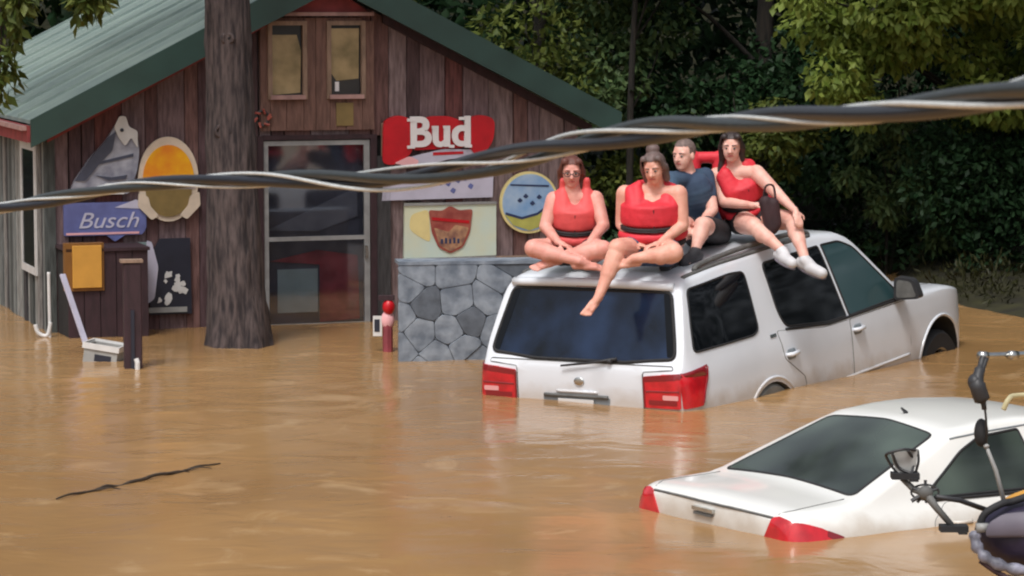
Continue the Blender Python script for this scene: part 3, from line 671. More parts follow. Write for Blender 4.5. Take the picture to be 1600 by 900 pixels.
def patch(bvh, poly, axis, sgn, off=.004, skirt=.012, step=.06):
    """panel lying on the body: outline in the plane across `axis`, pressed onto the shell"""
    poly = [Vector(p[:2]) for p in poly]
    pts = []; n = len(poly)
    for i in range(n):
        a, b = poly[i], poly[(i + 1) % n]; k = max(1, int((b - a).length / step))
        for j in range(k): pts.append(a + (b - a) * j / k)
    nb = len(pts)
    x0 = min(p.x for p in pts); x1 = max(p.x for p in pts); y0 = min(p.y for p in pts); y1 = max(p.y for p in pts)
    def inside(q):
        c = False
        for i in range(nb):
            a, b = pts[i], pts[i - 1]
            if (a.y > q.y) != (b.y > q.y) and q.x < (b.x - a.x) * (q.y - a.y) / (b.y - a.y) + a.x: c = not c
        return c
    g = []
    i = x0 + step / 2
    while i < x1:
        j = y0 + step / 2
        while j < y1:
            q = Vector((i, j))
            if inside(q) and min((q - p).length for p in pts) > step * .45: g.append(q)
            j += step
        i += step
    vs, es, fs, *_ = delaunay_2d_cdt(pts + g, [(i, (i + 1) % nb) for i in range(nb)], [], 1, 1e-5)
    bm = bmesh.new(); top = []
    for p in vs:
        if axis == 1: o = Vector((p.x, sgn * 5, p.y)); d = Vector((0, -sgn, 0))
        elif axis == 0: o = Vector((sgn * 12, p.x, p.y)); d = Vector((-sgn, 0, 0))
        else: o = Vector((p.x, p.y, 8)); d = Vector((0, 0, -1))
        h, nn, _, _ = bvh.ray_cast(o, d)
        if h is None:
            h, nn, _, _ = bvh.find_nearest(o + d * 4.2)
        if nn.dot(d) > 0: nn = -nn
        v = bm.verts.new(h + nn * off); v.normal = nn; top.append((v, nn))
    for f in fs:
        if axis == 1: fl = f if sgn < 0 else f[::-1]
        else: fl = f
        try: bm.faces.new([top[i][0] for i in fl])
        except ValueError: pass
    bmesh.ops.recalc_face_normals(bm, faces=bm.faces)
    s_ = sum((f.normal.dot(top[0][1]) for f in bm.faces))
    if s_ < 0: bmesh.ops.reverse_faces(bm, faces=bm.faces)
    be = [e for e in bm.edges if e.is_boundary]
    r_ = bmesh.ops.extrude_edge_only(bm, edges=be)
    nm = {tuple(v.co): n_ for v, n_ in top}
    for v in [q for q in r_['geom'] if isinstance(q, bmesh.types.BMVert)]:
        v.co -= nm.get(tuple(v.co), Vector((0, sgn, 0))) * skirt
    return bm
def on_body(bvh, p, axis, sgn, off=0.0):
    if axis == 1: o = Vector((p[0], sgn * 5, p[1])); d = Vector((0, -sgn, 0))
    elif axis == 0: o = Vector((sgn * 12, p[0], p[1])); d = Vector((-sgn, 0, 0))
    else: o = Vector((p[0], p[1], 8)); d = Vector((0, 0, -1))
    h, nn, _, _ = bvh.ray_cast(o, d)
    if h is None: h, nn, _, _ = bvh.find_nearest(o + d * 4.2)
    if nn.dot(d) > 0: nn = -nn
    return h + nn * off
def seam(bvh, line, axis, sgn, r=.006, off=.0, closed=False, step=.04):
    pts = []; L = [Vector(p[:2]) for p in line]
    if closed: L = L + [L[0]]
    for a, b in zip(L, L[1:]):
        k = max(1, int((b - a).length / step))
        for j in range(k): pts.append(a + (b - a) * j / k)
    if not closed: pts.append(L[-1])
    bm = bmesh.new(); tube(bm, [on_body(bvh, p, axis, sgn, off) for p in pts], r, 6, closed=closed); return bm
def wheel(parent, x, y, z, r, wdt, sgn):
    bm = bmesh.new(); prof_ = [(r * .62, -wdt / 2), (r * .93, -wdt / 2), (r, -wdt * .36), (r, wdt * .36), (r * .93, wdt / 2), (r * .62, wdt / 2)]
    n = 32; rg = []
    for i in range(n):
        a = 2 * PI * i / n; rg.append([bm.verts.new((x + q[0] * math.cos(a), y + q[1], z + q[0] * math.sin(a))) for q in prof_])
    for i in range(n):
        for k in range(len(prof_)): bm.faces.new((rg[i][k], rg[i][(k + 1) % 6], rg[(i + 1) % n][(k + 1) % 6], rg[(i + 1) % n][k]))
    bmesh.ops.recalc_face_normals(bm, faces=bm.faces)
    ty = obj('wheel', bm, M['mudgrey'] if x < 2 and r > .35 else M['rubber'], parent, True, 40)
    bm = bmesh.new()
    for i in range(6):
        a = 2 * PI * i / 6; prism(bm, [(x + .04 * math.cos(a - 1.2), z + .04 * math.sin(a - 1.2)), (x + r * .62 * math.cos(a - .16), z + r * .62 * math.sin(a - .16)), (x + r * .62 * math.cos(a + .16), z + r * .62 * math.sin(a + .16)), (x + .04 * math.cos(a + 1.2), z + .04 * math.sin(a + 1.2))], y + sgn * wdt * .28, y + sgn * wdt * .4)
    tube(bm, [(x + r * .62 * math.cos(t), y + sgn * wdt * .4, z + r * .62 * math.sin(t)) for t in [2 * PI * i / 32 for i in range(32)]], .018, 6, closed=True)
    prism(bm, circ(.07, 16, c=(x, z)), y + sgn * wdt * .2, y + sgn * wdt * .43)
    prism(bm, circ(r * .6, 24, c=(x, z)), y + sgn * wdt * .05, y + sgn * wdt * .12)
    obj('rim', bm, M['steel'], ty)
def carmat(pos, yaw, pitch, roll):
    y, p, r = yaw, pitch, roll
    f = Vector((math.sin(y) * math.cos(p), math.cos(y) * math.cos(p), math.sin(p)))
    r0 = Vector((math.cos(y), -math.sin(y), 0)); u0 = r0.cross(f)
    rr = r0 * math.cos(r) + u0 * math.sin(r); uu = rr.cross(f)
    # car x forward, y LEFT of travel is negative here, so keep (x fwd, y left) right handed: left = -rr
    m = Matrix((f, -rr, uu)).transposed().to_4x4(); m.translation = Vector(pos); return m
# --- the big white vehicle.  Local axes: x forward, y to its left (right side = negative y), z up
SUVM = carmat((.586, 22.62, -.96), R(32.55), R(4.18), R(1.2)) @ Matrix.Scale(1.03, 4)
suv = thing('sport_utility_vehicle', 'big white sport utility vehicle sunk to its tail lamps with four people on its roof', 'car', matrix=SUVM)
wt = [(0, .86), (.03, .90), (.1, .935), (.25, .955), (.6, .97), (4.3, .97), (4.7, .945), (4.95, .88), (5.08, .78), (5.18, .6)]
zt = [(0, 1.18), (.02, 1.235), (.05, 1.27), (.26, 1.78), (.31, 1.83), (.42, 1.855), (.9, 1.885), (1.8, 1.90), (2.5, 1.885), (2.9, 1.845), (3.05, 1.79), (3.74, 1.22), (3.85, 1.20), (4.6, 1.15), (4.9, 1.09), (5.05, .98), (5.14, .8), (5.18, .7)]
pr = [(.35, .92), (.45, .975), (.62, .995), (.8, 1.0), (1.0, .992), (1.15, .975), (1.25, .945), (1.4, .905), (1.6, .85), (1.75, .805), (1.85, .76), (1.95, .72)]
st = sorted(set([0, .012, .03, .05, .08, .11, .15, .19, .23, .26, .285, .31, .36, .42, .5, .65, .8, .95] + [1.1 + .15 * i for i in range(13)] + [2.95, 3.02, 3.1, 3.2, 3.3, 3.4, 3.5, 3.6, 3.68, 3.74, 3.8, 3.9, 4.1, 4.3, 4.5, 4.65, 4.8, 4.9, 4.98, 5.05, 5.1, 5.14, 5.18]))
me = loft_body(st, wt, zt, pr, .35, crown=.02, edge=.055)
me.materials.append(M['paint_white'])
raw = bvh_of(me)
me = cut_arches(me, [(1.25, .46, .45, -1.2, -.62), (1.25, .46, .45, .62, 1.2), (4.36, .44, .47, -1.2, -.62), (4.36, .44, .47, .62, 1.2)], 0, [M['paint_white'], M['well']], M['mudgrey'])
body = obj('body', me, None, suv); body.data.polygons.foreach_set('use_smooth', [True] * len(body.data.polygons)); body.data.set_sharp_from_angle(angle=R(32))
if not body.data.materials: body.data.materials.append(M['paint_white'])
def vpatch(car, bvh, name, poly, axis, sgn, m, parent=None, off=.004, rr=.03, step=.06, sealm=None, sr=.009, smooth=True, skirt=.012):
    poly = roundpoly(poly, rr)
    o = obj(name, patch(bvh, poly, axis, sgn, off, skirt, step), m, parent or car, smooth, 35)
    if sealm: obj('window_seal', seam(bvh, poly, axis, sgn, sr, off * .4, closed=True), sealm, o, True)
    return o
for sg in (-1, 1):
    vpatch(suv, raw, 'quarter_window', [(.20, 1.32), (.25, 1.52), (.335, 1.765), (1.0, 1.785), (1.21, 1.77), (1.19, 1.33), (1.1, 1.30)], 1, sg, M['dark_glass'], rr=.05, sealm=M['rubber'])
    vpatch(suv, raw, 'door_window', [(1.62, 1.28), (1.55, 1.40), (1.52, 1.785), (2.48, 1.785), (2.62, 1.20), (2.3, 1.205)], 1, sg, M['dark_glass'], rr=[.08, .08, .06, .02, .02, .02], sealm=M['rubber'])
    vpatch(suv, raw, 'door_window', [(2.68, 1.195), (2.54, 1.785), (2.85, 1.775), (3.05, 1.70), (3.66, 1.20)], 1, sg, M['teal_glass'], rr=[.02, .02, .06, .06, .03], sealm=M['rubber'])
    obj('belt_moulding', seam(raw, [(1.6, 1.262), (2.3, 1.19), (3.7, 1.178)], 1, sg, .011, .003), M['rubber'], suv, True)
    for nm, poly in (('rear_door', [(1.86, .5), (1.80, .86), (1.5, 1.05), (1.46, 1.27), (2.2, 1.175), (2.63, 1.165), (2.63, .5)]), ('front_door', [(2.66, .5), (2.66, 1.165), (3.7, 1.155), (3.74, .9), (3.74, .5)])):
        dr = vpatch(suv, raw, nm, poly, 1, sg, M['paint_white'], off=.0035, rr=.03, step=.09)
        obj('shut_line', seam(raw, roundpoly(poly, .03), 1, sg, .0055, -.002, closed=True), M['grey_plastic'], dr)
        hx = 1.6 if nm == 'rear_door' else 2.77
        p0 = on_body(raw, (hx - .08, 1.075), 1, sg, .006); p1 = on_body(raw, (hx + .09, 1.075), 1, sg, .006)
        bm = bmesh.new(); q = (p0 + p1) / 2; tube(bm, [p0, p0 + Vector((.03, sg * .032, 0)), p1 + Vector((-.03, sg * .032, 0)), p1], [.014, .017, .017, .014], 8)
        obj('handle', bm, M['paint_white'], dr, True)
        obj('handle_cup', patch(raw, roundpoly([(hx - .07, 1.03), (hx + .07, 1.03), (hx + .07, 1.11), (hx - .07, 1.11)], .03), 1, sg, .0065, .004, .03), M['seal'], dr, True)
    obj('body_side_moulding', seam(raw, [(1.9, .72), (3.7, .70)], 1, sg, .014, .004), M['paint_white'], suv, True)
    for xa in (1.25, 4.36):
        arc = [(xa + .485 * math.cos(a), .46 - (.02 if xa > 3 else 0) + .485 * math.sin(a)) for a in [R(-10 + 200 * i / 24) for i in range(25)]]
        obj('arch_lip', seam(raw, arc, 1, sg, .013, .0), M['paint_white'], suv, True)
        wheel(suv, xa, sg * (.845 if xa < 2 else .83), .50 if xa < 2 else .39, .40, .24, sg)
    # mirror
    bm = bmesh.new(); prism(bm, roundpoly([(sg * .95, 1.19), (sg * .96, 1.39), (sg * 1.13, 1.37), (sg * 1.19, 1.21)], .04), 3.48, 3.62, axis=0); bmesh.ops.bevel(bm, geom=[e for e in bm.edges if all(v.co.x > 3.6 for v in e.verts)], offset=.05, segments=3, affect='EDGES')
    mi = obj('mirror', bm, M['plastic'], suv, True, 50)
    bm = bmesh.new(); prism(bm, roundpoly([(sg * .975, 1.21), (sg * .985, 1.365), (sg * 1.11, 1.35), (sg * 1.16, 1.225)], .03), 3.474, 3.479, axis=0); obj('mirror_glass', bm, M['grey_plastic'], mi)
    bm = bmesh.new(); tube(bm, [(3.58, sg * .86, 1.2), (3.56, sg * 1.0, 1.22)], .03, 8); obj('mirror_arm', bm, M['plastic'], mi)
    # tail lamp wrapping the corner
    tl = obj('tail_lamp', patch(raw, roundpoly([(sg * .57, .93), (sg * .56, 1.165), (sg * .70, 1.18), (sg * .862, 1.19), (sg * .862, .93)], .015), 0, -1, .012, .02, .04), M['red_lens'], suv, True, 35)
    obj('lamp_side', patch(raw, roundpoly([(.012, .93), (.012, 1.185), (.30, 1.205), (.27, 1.12), (.22, 1.03), (.19, .93)], .015), 1, sg, .012, .02, .04), M['red_lens'], tl, True, 35)
    obj('lamp_top_band', patch(raw, roundpoly([(.012, 1.165), (.012, 1.19), (.31, 1.215), (.28, 1.14)], .01), 1, sg, .014, .02, .03), M['dark_lens'], tl, True)
    obj('reverse_lens', patch(raw, roundpoly([(sg * .60, .955), (sg * .60, .99), (sg * .84, .99), (sg * .84, .955)], .01), 0, -1, .0145, .006, .03), M['dark_lens'], tl)
    obj('pale_lens', patch(raw, roundpoly([(sg * .72, .995), (sg * .72, 1.03), (sg * .85, 1.03), (sg * .85, .995)], .01), 0, -1, .0145, .006, .03), M['pink_lens'], tl)
    obj('lens_rib', seam(raw, [(sg * .58, 1.055), (sg * .85, 1.06)], 0, -1, .006, .013), M['dark_lens'], tl)
    obj('lamp_head_band', patch(raw, roundpoly([(sg * .565, 1.125), (sg * .565, 1.162), (sg * .70, 1.176), (sg * .86, 1.186), (sg * .86, 1.15)], .01), 0, -1, .0145, .006, .03), M['dark_lens'], tl)
    obj('lamp_edge', seam(raw, [(sg * .565, .93), (sg * .562, 1.16)], 0, -1, .008, .012), M['dark_lens'], tl)
    obj('lamp_edge', seam(raw, [(.19, .95), (.22, 1.03), (.27, 1.12), (.305, 1.2)], 1, sg, .009, .012), M['dark_lens'], tl)
    # roof rail
    bm = bmesh.new(); rp = [(.6, sg * .69, 1.87), (.7, sg * .685, 1.90), (1.3, sg * .68, 1.925), (2.0, sg * .68, 1.925), (2.4, sg * .68, 1.91), (2.5, sg * .68, 1.87)]
    tube(bm, catmull(rp, 5), .022, 8); obj('roof_rail', bm, M['grey_plastic'], suv, True) if sg < 0 else None
    # rubber strip along the roof gutter
    obj('roof_gutter', seam(raw, [(.40, sg * -.70 * -1), (1.2, sg * .71), (2.0, sg * .715), (2.45, sg * .71)], 2, 1, .018, .0), M['grey_plastic'], suv, True)
# tailgate
tg = vpatch(suv, raw, 'tailgate', [(-.545, .55), (-.545, 1.19), (-.80, 1.215), (-.79, 1.235), (.79, 1.235), (.80, 1.215), (.545, 1.19), (.545, .55)], 0, -1, M['paint_white'], off=.004, rr=.02, step=.08)
obj('shut_line', seam(raw, roundpoly([(-.55, .55), (-.55, 1.195), (-.80, 1.215), (-.79, 1.24), (.79, 1.24), (.80, 1.215), (.55, 1.195), (.55, .55)], .02), 0, -1, .006, -.001, closed=True), M['grey_plastic'], tg)
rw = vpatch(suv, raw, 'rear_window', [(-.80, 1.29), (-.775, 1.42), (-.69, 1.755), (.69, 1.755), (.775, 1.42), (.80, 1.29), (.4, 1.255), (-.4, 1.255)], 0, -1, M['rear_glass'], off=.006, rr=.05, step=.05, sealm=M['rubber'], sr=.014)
for a, b_ in (((-.79, 1.3), (-.685, 1.74)), ((.79, 1.3), (.685, 1.74))):
    obj('dark_border', patch(raw, roundpoly([a, (a[0] * .93, a[1]), (b_[0] * .92, b_[1]), b_], .01), 0, -1, .008, .003, .05), M['dark_glass'], rw)
bm = bmesh.new(); wp = [(on_body(raw, (-.04, 1.2), 0, -1, .03)), (on_body(raw, (-.02, 1.225), 0, -1, .05)), (on_body(raw, (.32, 1.21), 0, -1, .05))]
tube(bm, [on_body(raw, (-.33, 1.262), 0, -1, .035), on_body(raw, (-.15, 1.235), 0, -1, .04), on_body(raw, (.14, 1.205), 0, -1, .035)], [.012, .011, .008], 6); tube(bm, [on_body(raw, (-.27, 1.25), 0, -1, .0), on_body(raw, (-.27, 1.25), 0, -1, .045)], .02, 8)
obj('rear_wiper', bm, M['plastic'], suv, True)
# number plate recess with plate and chrome garnish
obj('plate_recess', patch(raw, roundpoly([(-.24, .86), (-.27, .985), (.33, .985), (.30, .86)], .03), 0, -1, .006, .004, .06), M['seal'], suv)
bm = bmesh.new(); box(bm, (-.018, .03, .915), (.01, .31, .10)); pt = obj('number_plate', bm, M['offwhite'], suv)
obj('plate_garnish', seam(raw, [(-.25, .988), (.31, .988)], 0, -1, .014, .012), M['grey_plastic'], suv, True)
bm = bmesh.new(); ell(bm, (-.012, 0.0, 1.1), (.008, .045, .032)); obj('maker_emblem', bm, M['chrome'], suv, True)
obj('lift_handle', seam(raw, [(-.16, 1.02), (.2, 1.02)], 0, -1, .012, .008), M['paint_white'], suv, True)
# spoiler lip over the rear window
bm = bmesh.new()
L_ = []
for i in range(15):
    y = -.70 + 1.4 * i / 14; L_.append((.215 + .05 * (abs(y) / .7) ** 3, y, 1.815 - .02 * (abs(y) / .7) ** 2))
tube(bm, L_, .035, 8); obj('rear_spoiler', bm, M['paint_white'], suv, True)
bm = bmesh.new(); box(bm, (.2, -.05, 1.80), (.02, .30, .025)); obj('high_brake_lamp', bm, M['dark_lens'], suv)
vpatch(suv, raw, 'windshield', [(2.98, -.62), (2.98, .62), (3.66, .78), (3.70, 0), (3.66, -.78)], 2, 1, M['teal_glass'], rr=.05, step=.07, sealm=M['rubber'])
obj('bonnet_line', seam(raw, [(3.8, .74), (4.6, .74), (4.92, .66)], 2, 1, .006, -.001), M['grey_plastic'], suv)
obj('bonnet_line', seam(raw, [(3.8, -.74), (4.6, -.74), (4.92, -.66)], 2, 1, .006, -.001), M['grey_plastic'], suv)
for sg in (-1, 1): obj('headlight', patch(raw, roundpoly([(sg * .42, .74), (sg * .42, .92), (sg * .72, .95), (sg * .76, .76)], .03), 0, 1, .008, .01, .05), M['chrome'], suv, True)
obj('grille', patch(raw, roundpoly([(-.38, .72), (-.38, .94), (.38, .94), (.38, .72)], .03), 0, 1, .006, .01, .05), M['plastic'], suv)
obj('side_badge', patch(raw, roundpoly([(1.33, 1.235), (1.33, 1.26), (1.43, 1.26), (1.43, 1.235)], .006), 1, -1, .006, .003, .03), M['chrome'], suv)

# --- the white saloon in front.  shorter car, sunk to its boot lid
SS = .945
SEDM = carmat((1.166, 17.25, -.815), R(55.7), R(-.8), R(-.4)) @ Matrix.Scale(.997, 4)
sed = thing('saloon_car', 'white saloon car drowned up to its boot lid at the lower right', 'car', matrix=SEDM)
wt = [(0, .74), (.02, .79), (.06, .835), (.15, .865), (.4, .885), (3.8, .885), (4.2, .84), (4.45, .75), (4.6, .6), (4.68, .45)]
zt = [(0, .985), (.02, 1.012), (.05, 1.03), (.12, 1.045), (.56, 1.07), (.64, 1.092), (1.38, 1.395), (1.5, 1.438), (1.8, 1.475), (2.1, 1.485), (2.5, 1.465), (2.75, 1.41), (3.5, 1.03), (3.62, 1.0), (4.2, .88), (4.5, .75), (4.62, .65), (4.68, .55)]
pr = [(.3, .93), (.4, .975), (.6, 1.0), (.75, .995), (.88, .97), (.96, .935), (1.02, .88), (1.06, .85), (1.2, .79), (1.32, .725), (1.4, .67), (1.5, .62)]
st = sorted(set([0, .01, .02, .035, .05, .08, .12, .2, .3, .42, .55, .66, .70, .74, .8, .87, .95, 1.03, 1.1, 1.18, 1.26, 1.34, 1.38, 1.44, 1.5, 1.6, 1.75, 1.9, 2.1, 2.3, 2.5, 2.6, 2.68, 2.75, 2.85, 3.0, 3.15, 3.3, 3.42, 3.5, 3.56, 3.62, 3.8, 4.0, 4.2, 4.35, 4.5, 4.56, 4.62, 4.65, 4.68]))
me = loft_body(st, wt, zt, pr, .3, crown=.035, edge=.05, scale=SS)
me.materials.append(M['paint_cream']); raw2 = bvh_of(me)
me = cut_arches(me, [(.95 * SS, .33 * SS, .35, -1.1, -.55), (.95 * SS, .33 * SS, .35, .55, 1.1), (3.65 * SS, .33 * SS, .35, -1.1, -.55), (3.65 * SS, .33 * SS, .35, .55, 1.1)], 0, [M['paint_cream'], M['well']])
body = obj('body', me, None, sed); body.data.polygons.foreach_set('use_smooth', [True] * len(body.data.polygons)); body.data.set_sharp_from_angle(angle=R(32))
if not body.data.materials: body.data.materials.append(M['paint_cream'])
S2 = lambda L: [(a * SS, b * SS) for a, b in L]
for sg in (-1, 1):
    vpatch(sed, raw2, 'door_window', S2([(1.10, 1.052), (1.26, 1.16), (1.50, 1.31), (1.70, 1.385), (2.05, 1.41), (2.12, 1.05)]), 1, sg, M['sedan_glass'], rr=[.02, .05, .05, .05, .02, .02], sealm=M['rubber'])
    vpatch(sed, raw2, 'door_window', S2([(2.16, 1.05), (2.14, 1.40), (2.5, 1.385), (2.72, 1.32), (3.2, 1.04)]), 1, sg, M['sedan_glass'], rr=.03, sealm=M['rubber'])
    obj('belt_moulding', seam(raw2, S2([(1.10, 1.038), (3.25, 1.02)]), 1, sg, .011, .003), M['rubber'], sed, True)
    for nm, poly in (('rear_door', [(1.36, .5), (1.12, .75), (1.12, .92), (1.26, 1.02), (2.12, 1.015), (2.12, .4)]), ('front_door', [(2.15, .4), (2.15, 1.015), (3.2, 1.0), (3.24, .8), (3.2, .4)])):
        dr = vpatch(sed, raw2, nm, S2(poly), 1, sg, M['paint_cream'], off=.0035, rr=.03, step=.09)
        obj('shut_line', seam(raw2, roundpoly(S2(poly), .03), 1, sg, .0045, -.002, closed=True), M['grey_plastic'], dr)
        hx = (1.34 if nm == 'rear_door' else 2.35) * SS
        bm = bmesh.new(); p0 = on_body(raw2, (hx - .07, .9 * SS), 1, sg, .006); p1 = on_body(raw2, (hx + .08, .9 * SS), 1, sg, .006)
        tube(bm, [p0, p0 + Vector((.03, sg * .025, 0)), p1 + Vector((-.03, sg * .025, 0)), p1], .012, 8); obj('handle', bm, M['paint_cream'], dr, True)
    for xa in (.95, 3.65): wheel(sed, xa * SS, sg * .74, .29, .30, .2, sg)
    tl = obj('tail_lamp', patch(raw2, roundpoly(S2([(sg * .50, .80), (sg * .61, 1.005), (sg * .66, 1.01), (sg * .75, .99), (sg * .75, .80)]), .02), 0, -1, .01, .02, .03), M['red_lens'], sed, True, 40)
    obj('lamp_side', patch(raw2, roundpoly(S2([(.012, .80), (.012, .985), (.08, .985), (.2, .955), (.35, .89), (.26, .83)]), .02), 1, sg, .01, .02, .03), M['red_lens'], tl, True, 40)
    obj('lamp_tip', patch(raw2, roundpoly(S2([(.24, .90), (.25, .935), (.37, .888), (.32, .865)]), .01), 1, sg, .0115, .01, .03), M['dark_lens'], tl)
    bm = bmesh.new(); ell(bm, (3.12 * SS, sg * .93, 1.05 * SS), (.06, .09, .06)); obj('mirror', bm, M['paint_cream'], sed, True)
    obj('drip_rail', seam(raw2, S2([(1.45, sg * .60), (1.7, sg * .59), (2.3, sg * .575), (2.7, sg * .56)]), 2, 1, .006, .0), M['seal'], sed)
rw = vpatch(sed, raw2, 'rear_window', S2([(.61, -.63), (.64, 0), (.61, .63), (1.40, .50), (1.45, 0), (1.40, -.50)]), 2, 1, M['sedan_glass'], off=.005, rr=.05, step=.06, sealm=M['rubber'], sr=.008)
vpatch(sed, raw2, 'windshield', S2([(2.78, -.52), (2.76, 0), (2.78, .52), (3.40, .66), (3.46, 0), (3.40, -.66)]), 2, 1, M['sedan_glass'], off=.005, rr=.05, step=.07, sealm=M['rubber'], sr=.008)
obj('boot_seam', seam(raw2, S2([(.56, .62), (.12, .66), (.035, .62)]), 2, 1, .0045, -.001), M['grey_plastic'], sed)
obj('boot_seam', seam(raw2, S2([(.56, -.62), (.12, -.66), (.035, -.62)]), 2, 1, .0045, -.001), M['grey_plastic'], sed)
obj('boot_edge', seam(raw2, S2([(-.60, 1.0), (-.3, 1.004), (.3, 1.004), (.60, 1.0)]), 0, -1, .008, .002), M['grey_plastic'], sed)
bm = bmesh.new(); box(bm, (-.012, 0.06, .955 * SS), (.022, .20, .022)); obj('boot_handle', bm, M['chrome'], sed)
bm = bmesh.new(); box(bm, (-.012, 0.06, .925 * SS), (.016, .17, .014)); obj('handle_shadow_gap', bm, M['grey_plastic'], sed)
obj('roof_antenna', (lambda b_: (tube(b_, [on_body(raw2, S2([(1.62, .0)])[0], 2, 1, 0), on_body(raw2, S2([(1.58, .0)])[0], 2, 1, .04)], [.014, .006], 6), b_)[1])(bmesh.new()), M['plastic'], sed)
for sg in (-1, 1): obj('headlight', patch(raw2, roundpoly([(sg * .34, .56), (sg * .34, .66), (sg * .58, .70), (sg * .60, .58)], .03), 0, 1, .008, .01, .05), M['chrome'], sed, True)

# ------------------------------------------------------------------ people on the roof
def skin_mat(name, c):
    m = mat(name, c, .55, scale=11, col2=(c[0] * .86, c[1] * .74, c[2] * .72), bump=.08)
    b = m.node_tree.nodes['Principled BSDF']; b.inputs['Subsurface Weight'].default_value = .12; b.inputs['Subsurface Radius'].default_value = (.02, .008, .004); b.inputs['Subsurface Scale'].default_value = .5
    return m
M['skin'] = skin_mat('fair_skin', s2l(226, 170, 150)); M['skin2'] = skin_mat('pale_skin', s2l(230, 182, 166)); M['skin3'] = skin_mat('pinkish_skin', s2l(220, 160, 146))
M['lips'] = mat('lips', s2l(186, 96, 92), .5); M['eye'] = mat('eye', (.26, .22, .20), .3); M['iris'] = mat('iris', (.02, .015, .01), .2)
M['vest'] = mat('red_life_vest_nylon', s2l(218, 46, 60), .62, var=.2, scale=7, bump=.35, bscale=16)
M['vest_light'] = mat('coral_life_vest_nylon', s2l(226, 84, 84), .62, var=.2, scale=7, bump=.3, bscale=16)
M['strap'] = mat('black_webbing', (.02, .014, .016), .7); M['hair_auburn'] = mat('auburn_hair', s2l(104, 58, 48), .55, var=.4, scale=30, stretch=(1, 1, .2), bump=.5)
M['hair_brown'] = mat('ash_brown_hair', s2l(112, 92, 88), .55, var=.4, scale=30, stretch=(1, 1, .2), bump=.5)
M['hair_dark'] = mat('dark_brown_hair', s2l(52, 38, 36), .5, var=.4, scale=30, stretch=(1, 1, .2), bump=.5)
M['hair_short'] = mat('short_grey_brown_hair', s2l(122, 104, 98), .7, var=.4, scale=40, bump=.5)
M['tee'] = mat('slate_teal_tee_shirt', s2l(62, 84, 106), .85, scale=5, col2=s2l(46, 60, 84), bump=.3)
M['shorts_dark'] = mat('black_shorts', (.022, .02, .024), .85, var=.4, scale=8, bump=.3)
M['denim'] = mat('blue_denim_shorts', s2l(70, 90, 120), .85, var=.3, scale=10, bump=.3)
M['shoe'] = mat('pale_shoe', s2l(206, 204, 206), .6, var=.15, scale=12); M['sole'] = mat('grey_sole', s2l(120, 112, 122), .7)
M['shoe_dark'] = mat('dark_shoe', s2l(60, 58, 62), .7, var=.3)
M['bag'] = mat('dark_brown_bag', s2l(58, 34, 38), .75, var=.4, scale=9, bump=.4)

def cap(bm, a, b, ra, rb, seg=14):
    a = Vector(a); b = Vector(b); d = b - a; L = d.length
    if L < 1e-6: ell(bm, a, (ra,) * 3, seg=seg, rings=8); return
    d.normalize(); n = d.orthogonal().normalized(); m_ = d.cross(n); rings = []
    S = [(-math.cos(t) * ra, math.sin(t) * ra) for t in [PI / 2 * k / 4 for k in range(1, 5)]] + [(L * t, ra + (rb - ra) * t) for t in (.25, .5, .75)] + [(L + math.sin(t) * rb, math.cos(t) * rb) for t in [PI / 2 * k / 4 for k in range(0, 4)]]
    for s_, r_ in S: rings.append([bm.verts.new(a + d * s_ + (n * math.cos(2 * PI * k / seg) + m_ * math.sin(2 * PI * k / seg)) * r_) for k in range(seg)])
    for A, B in zip(rings, rings[1:]):
        for k in range(seg): bm.faces.new((A[k], A[(k + 1) % seg], B[(k + 1) % seg], B[k]))
    p0 = bm.verts.new(a - d * ra); p1 = bm.verts.new(b + d * rb)
    for k in range(seg): bm.faces.new((p0, rings[0][(k + 1) % seg], rings[0][k])); bm.faces.new((p1, rings[-1][k], rings[-1][(k + 1) % seg]))
def frame(fwd, up):
    f = Vector(fwd).normalized(); u = Vector(up); r_ = f.cross(u).normalized(); u = r_.cross(f).normalized()
    return Matrix((r_, f, u)).transposed()          # columns: x right, y forward, z up
def fuse(bm, vox=.0075, smooth=4, fac=.5):
    me_ = bpy.data.meshes.new('b'); bm.to_mesh(me_); bm.free()
    return evaluated(me_, [('REMESH', dict(mode='VOXEL', voxel_size=vox)), ('SMOOTH', dict(iterations=smooth, factor=fac))])
def hand(bm, wr, d, n, curl, side):
    """wr wrist, d direction to the knuckles, n back-of-hand normal, side +1/-1 where the thumb goes"""
    d = Vector(d).normalized(); n = Vector(n); n = (n - d * n.dot(d)).normalized(); s = d.cross(n) * side
    rot = Matrix((s, d, n)).transposed()
    ell(bm, wr + d * .045, (.040, .052, .016), rot)
    cap(bm, wr - d * .02, wr + d * .03, .024, .026)
    for i, (off, ln) in enumerate(((.030, .9), (.010, 1.0), (-.010, .94), (-.030, .75))):
        p = wr + d * .085 + s * off; q = d; a = 0
        for k, L in enumerate((.038, .026, .020)):
            a += curl * (0.6 + .5 * k) + i * .05
            q = (d * math.cos(a) - n * math.sin(a) + s * off * .8).normalized()
            e = p + q * L * ln; cap(bm, p, e, .0098 - k * .0012, .0088 - k * .0012, 8); p = e
    p = wr + d * .02 + s * .030; e = p + (d * .6 + s * .75 - n * .2).normalized() * .038; cap(bm, p, e, .0125, .0105, 8)
    cap(bm, e, e + (d * .9 + s * .15 - n * .4).normalized() * .028, .0105, .0085, 8)
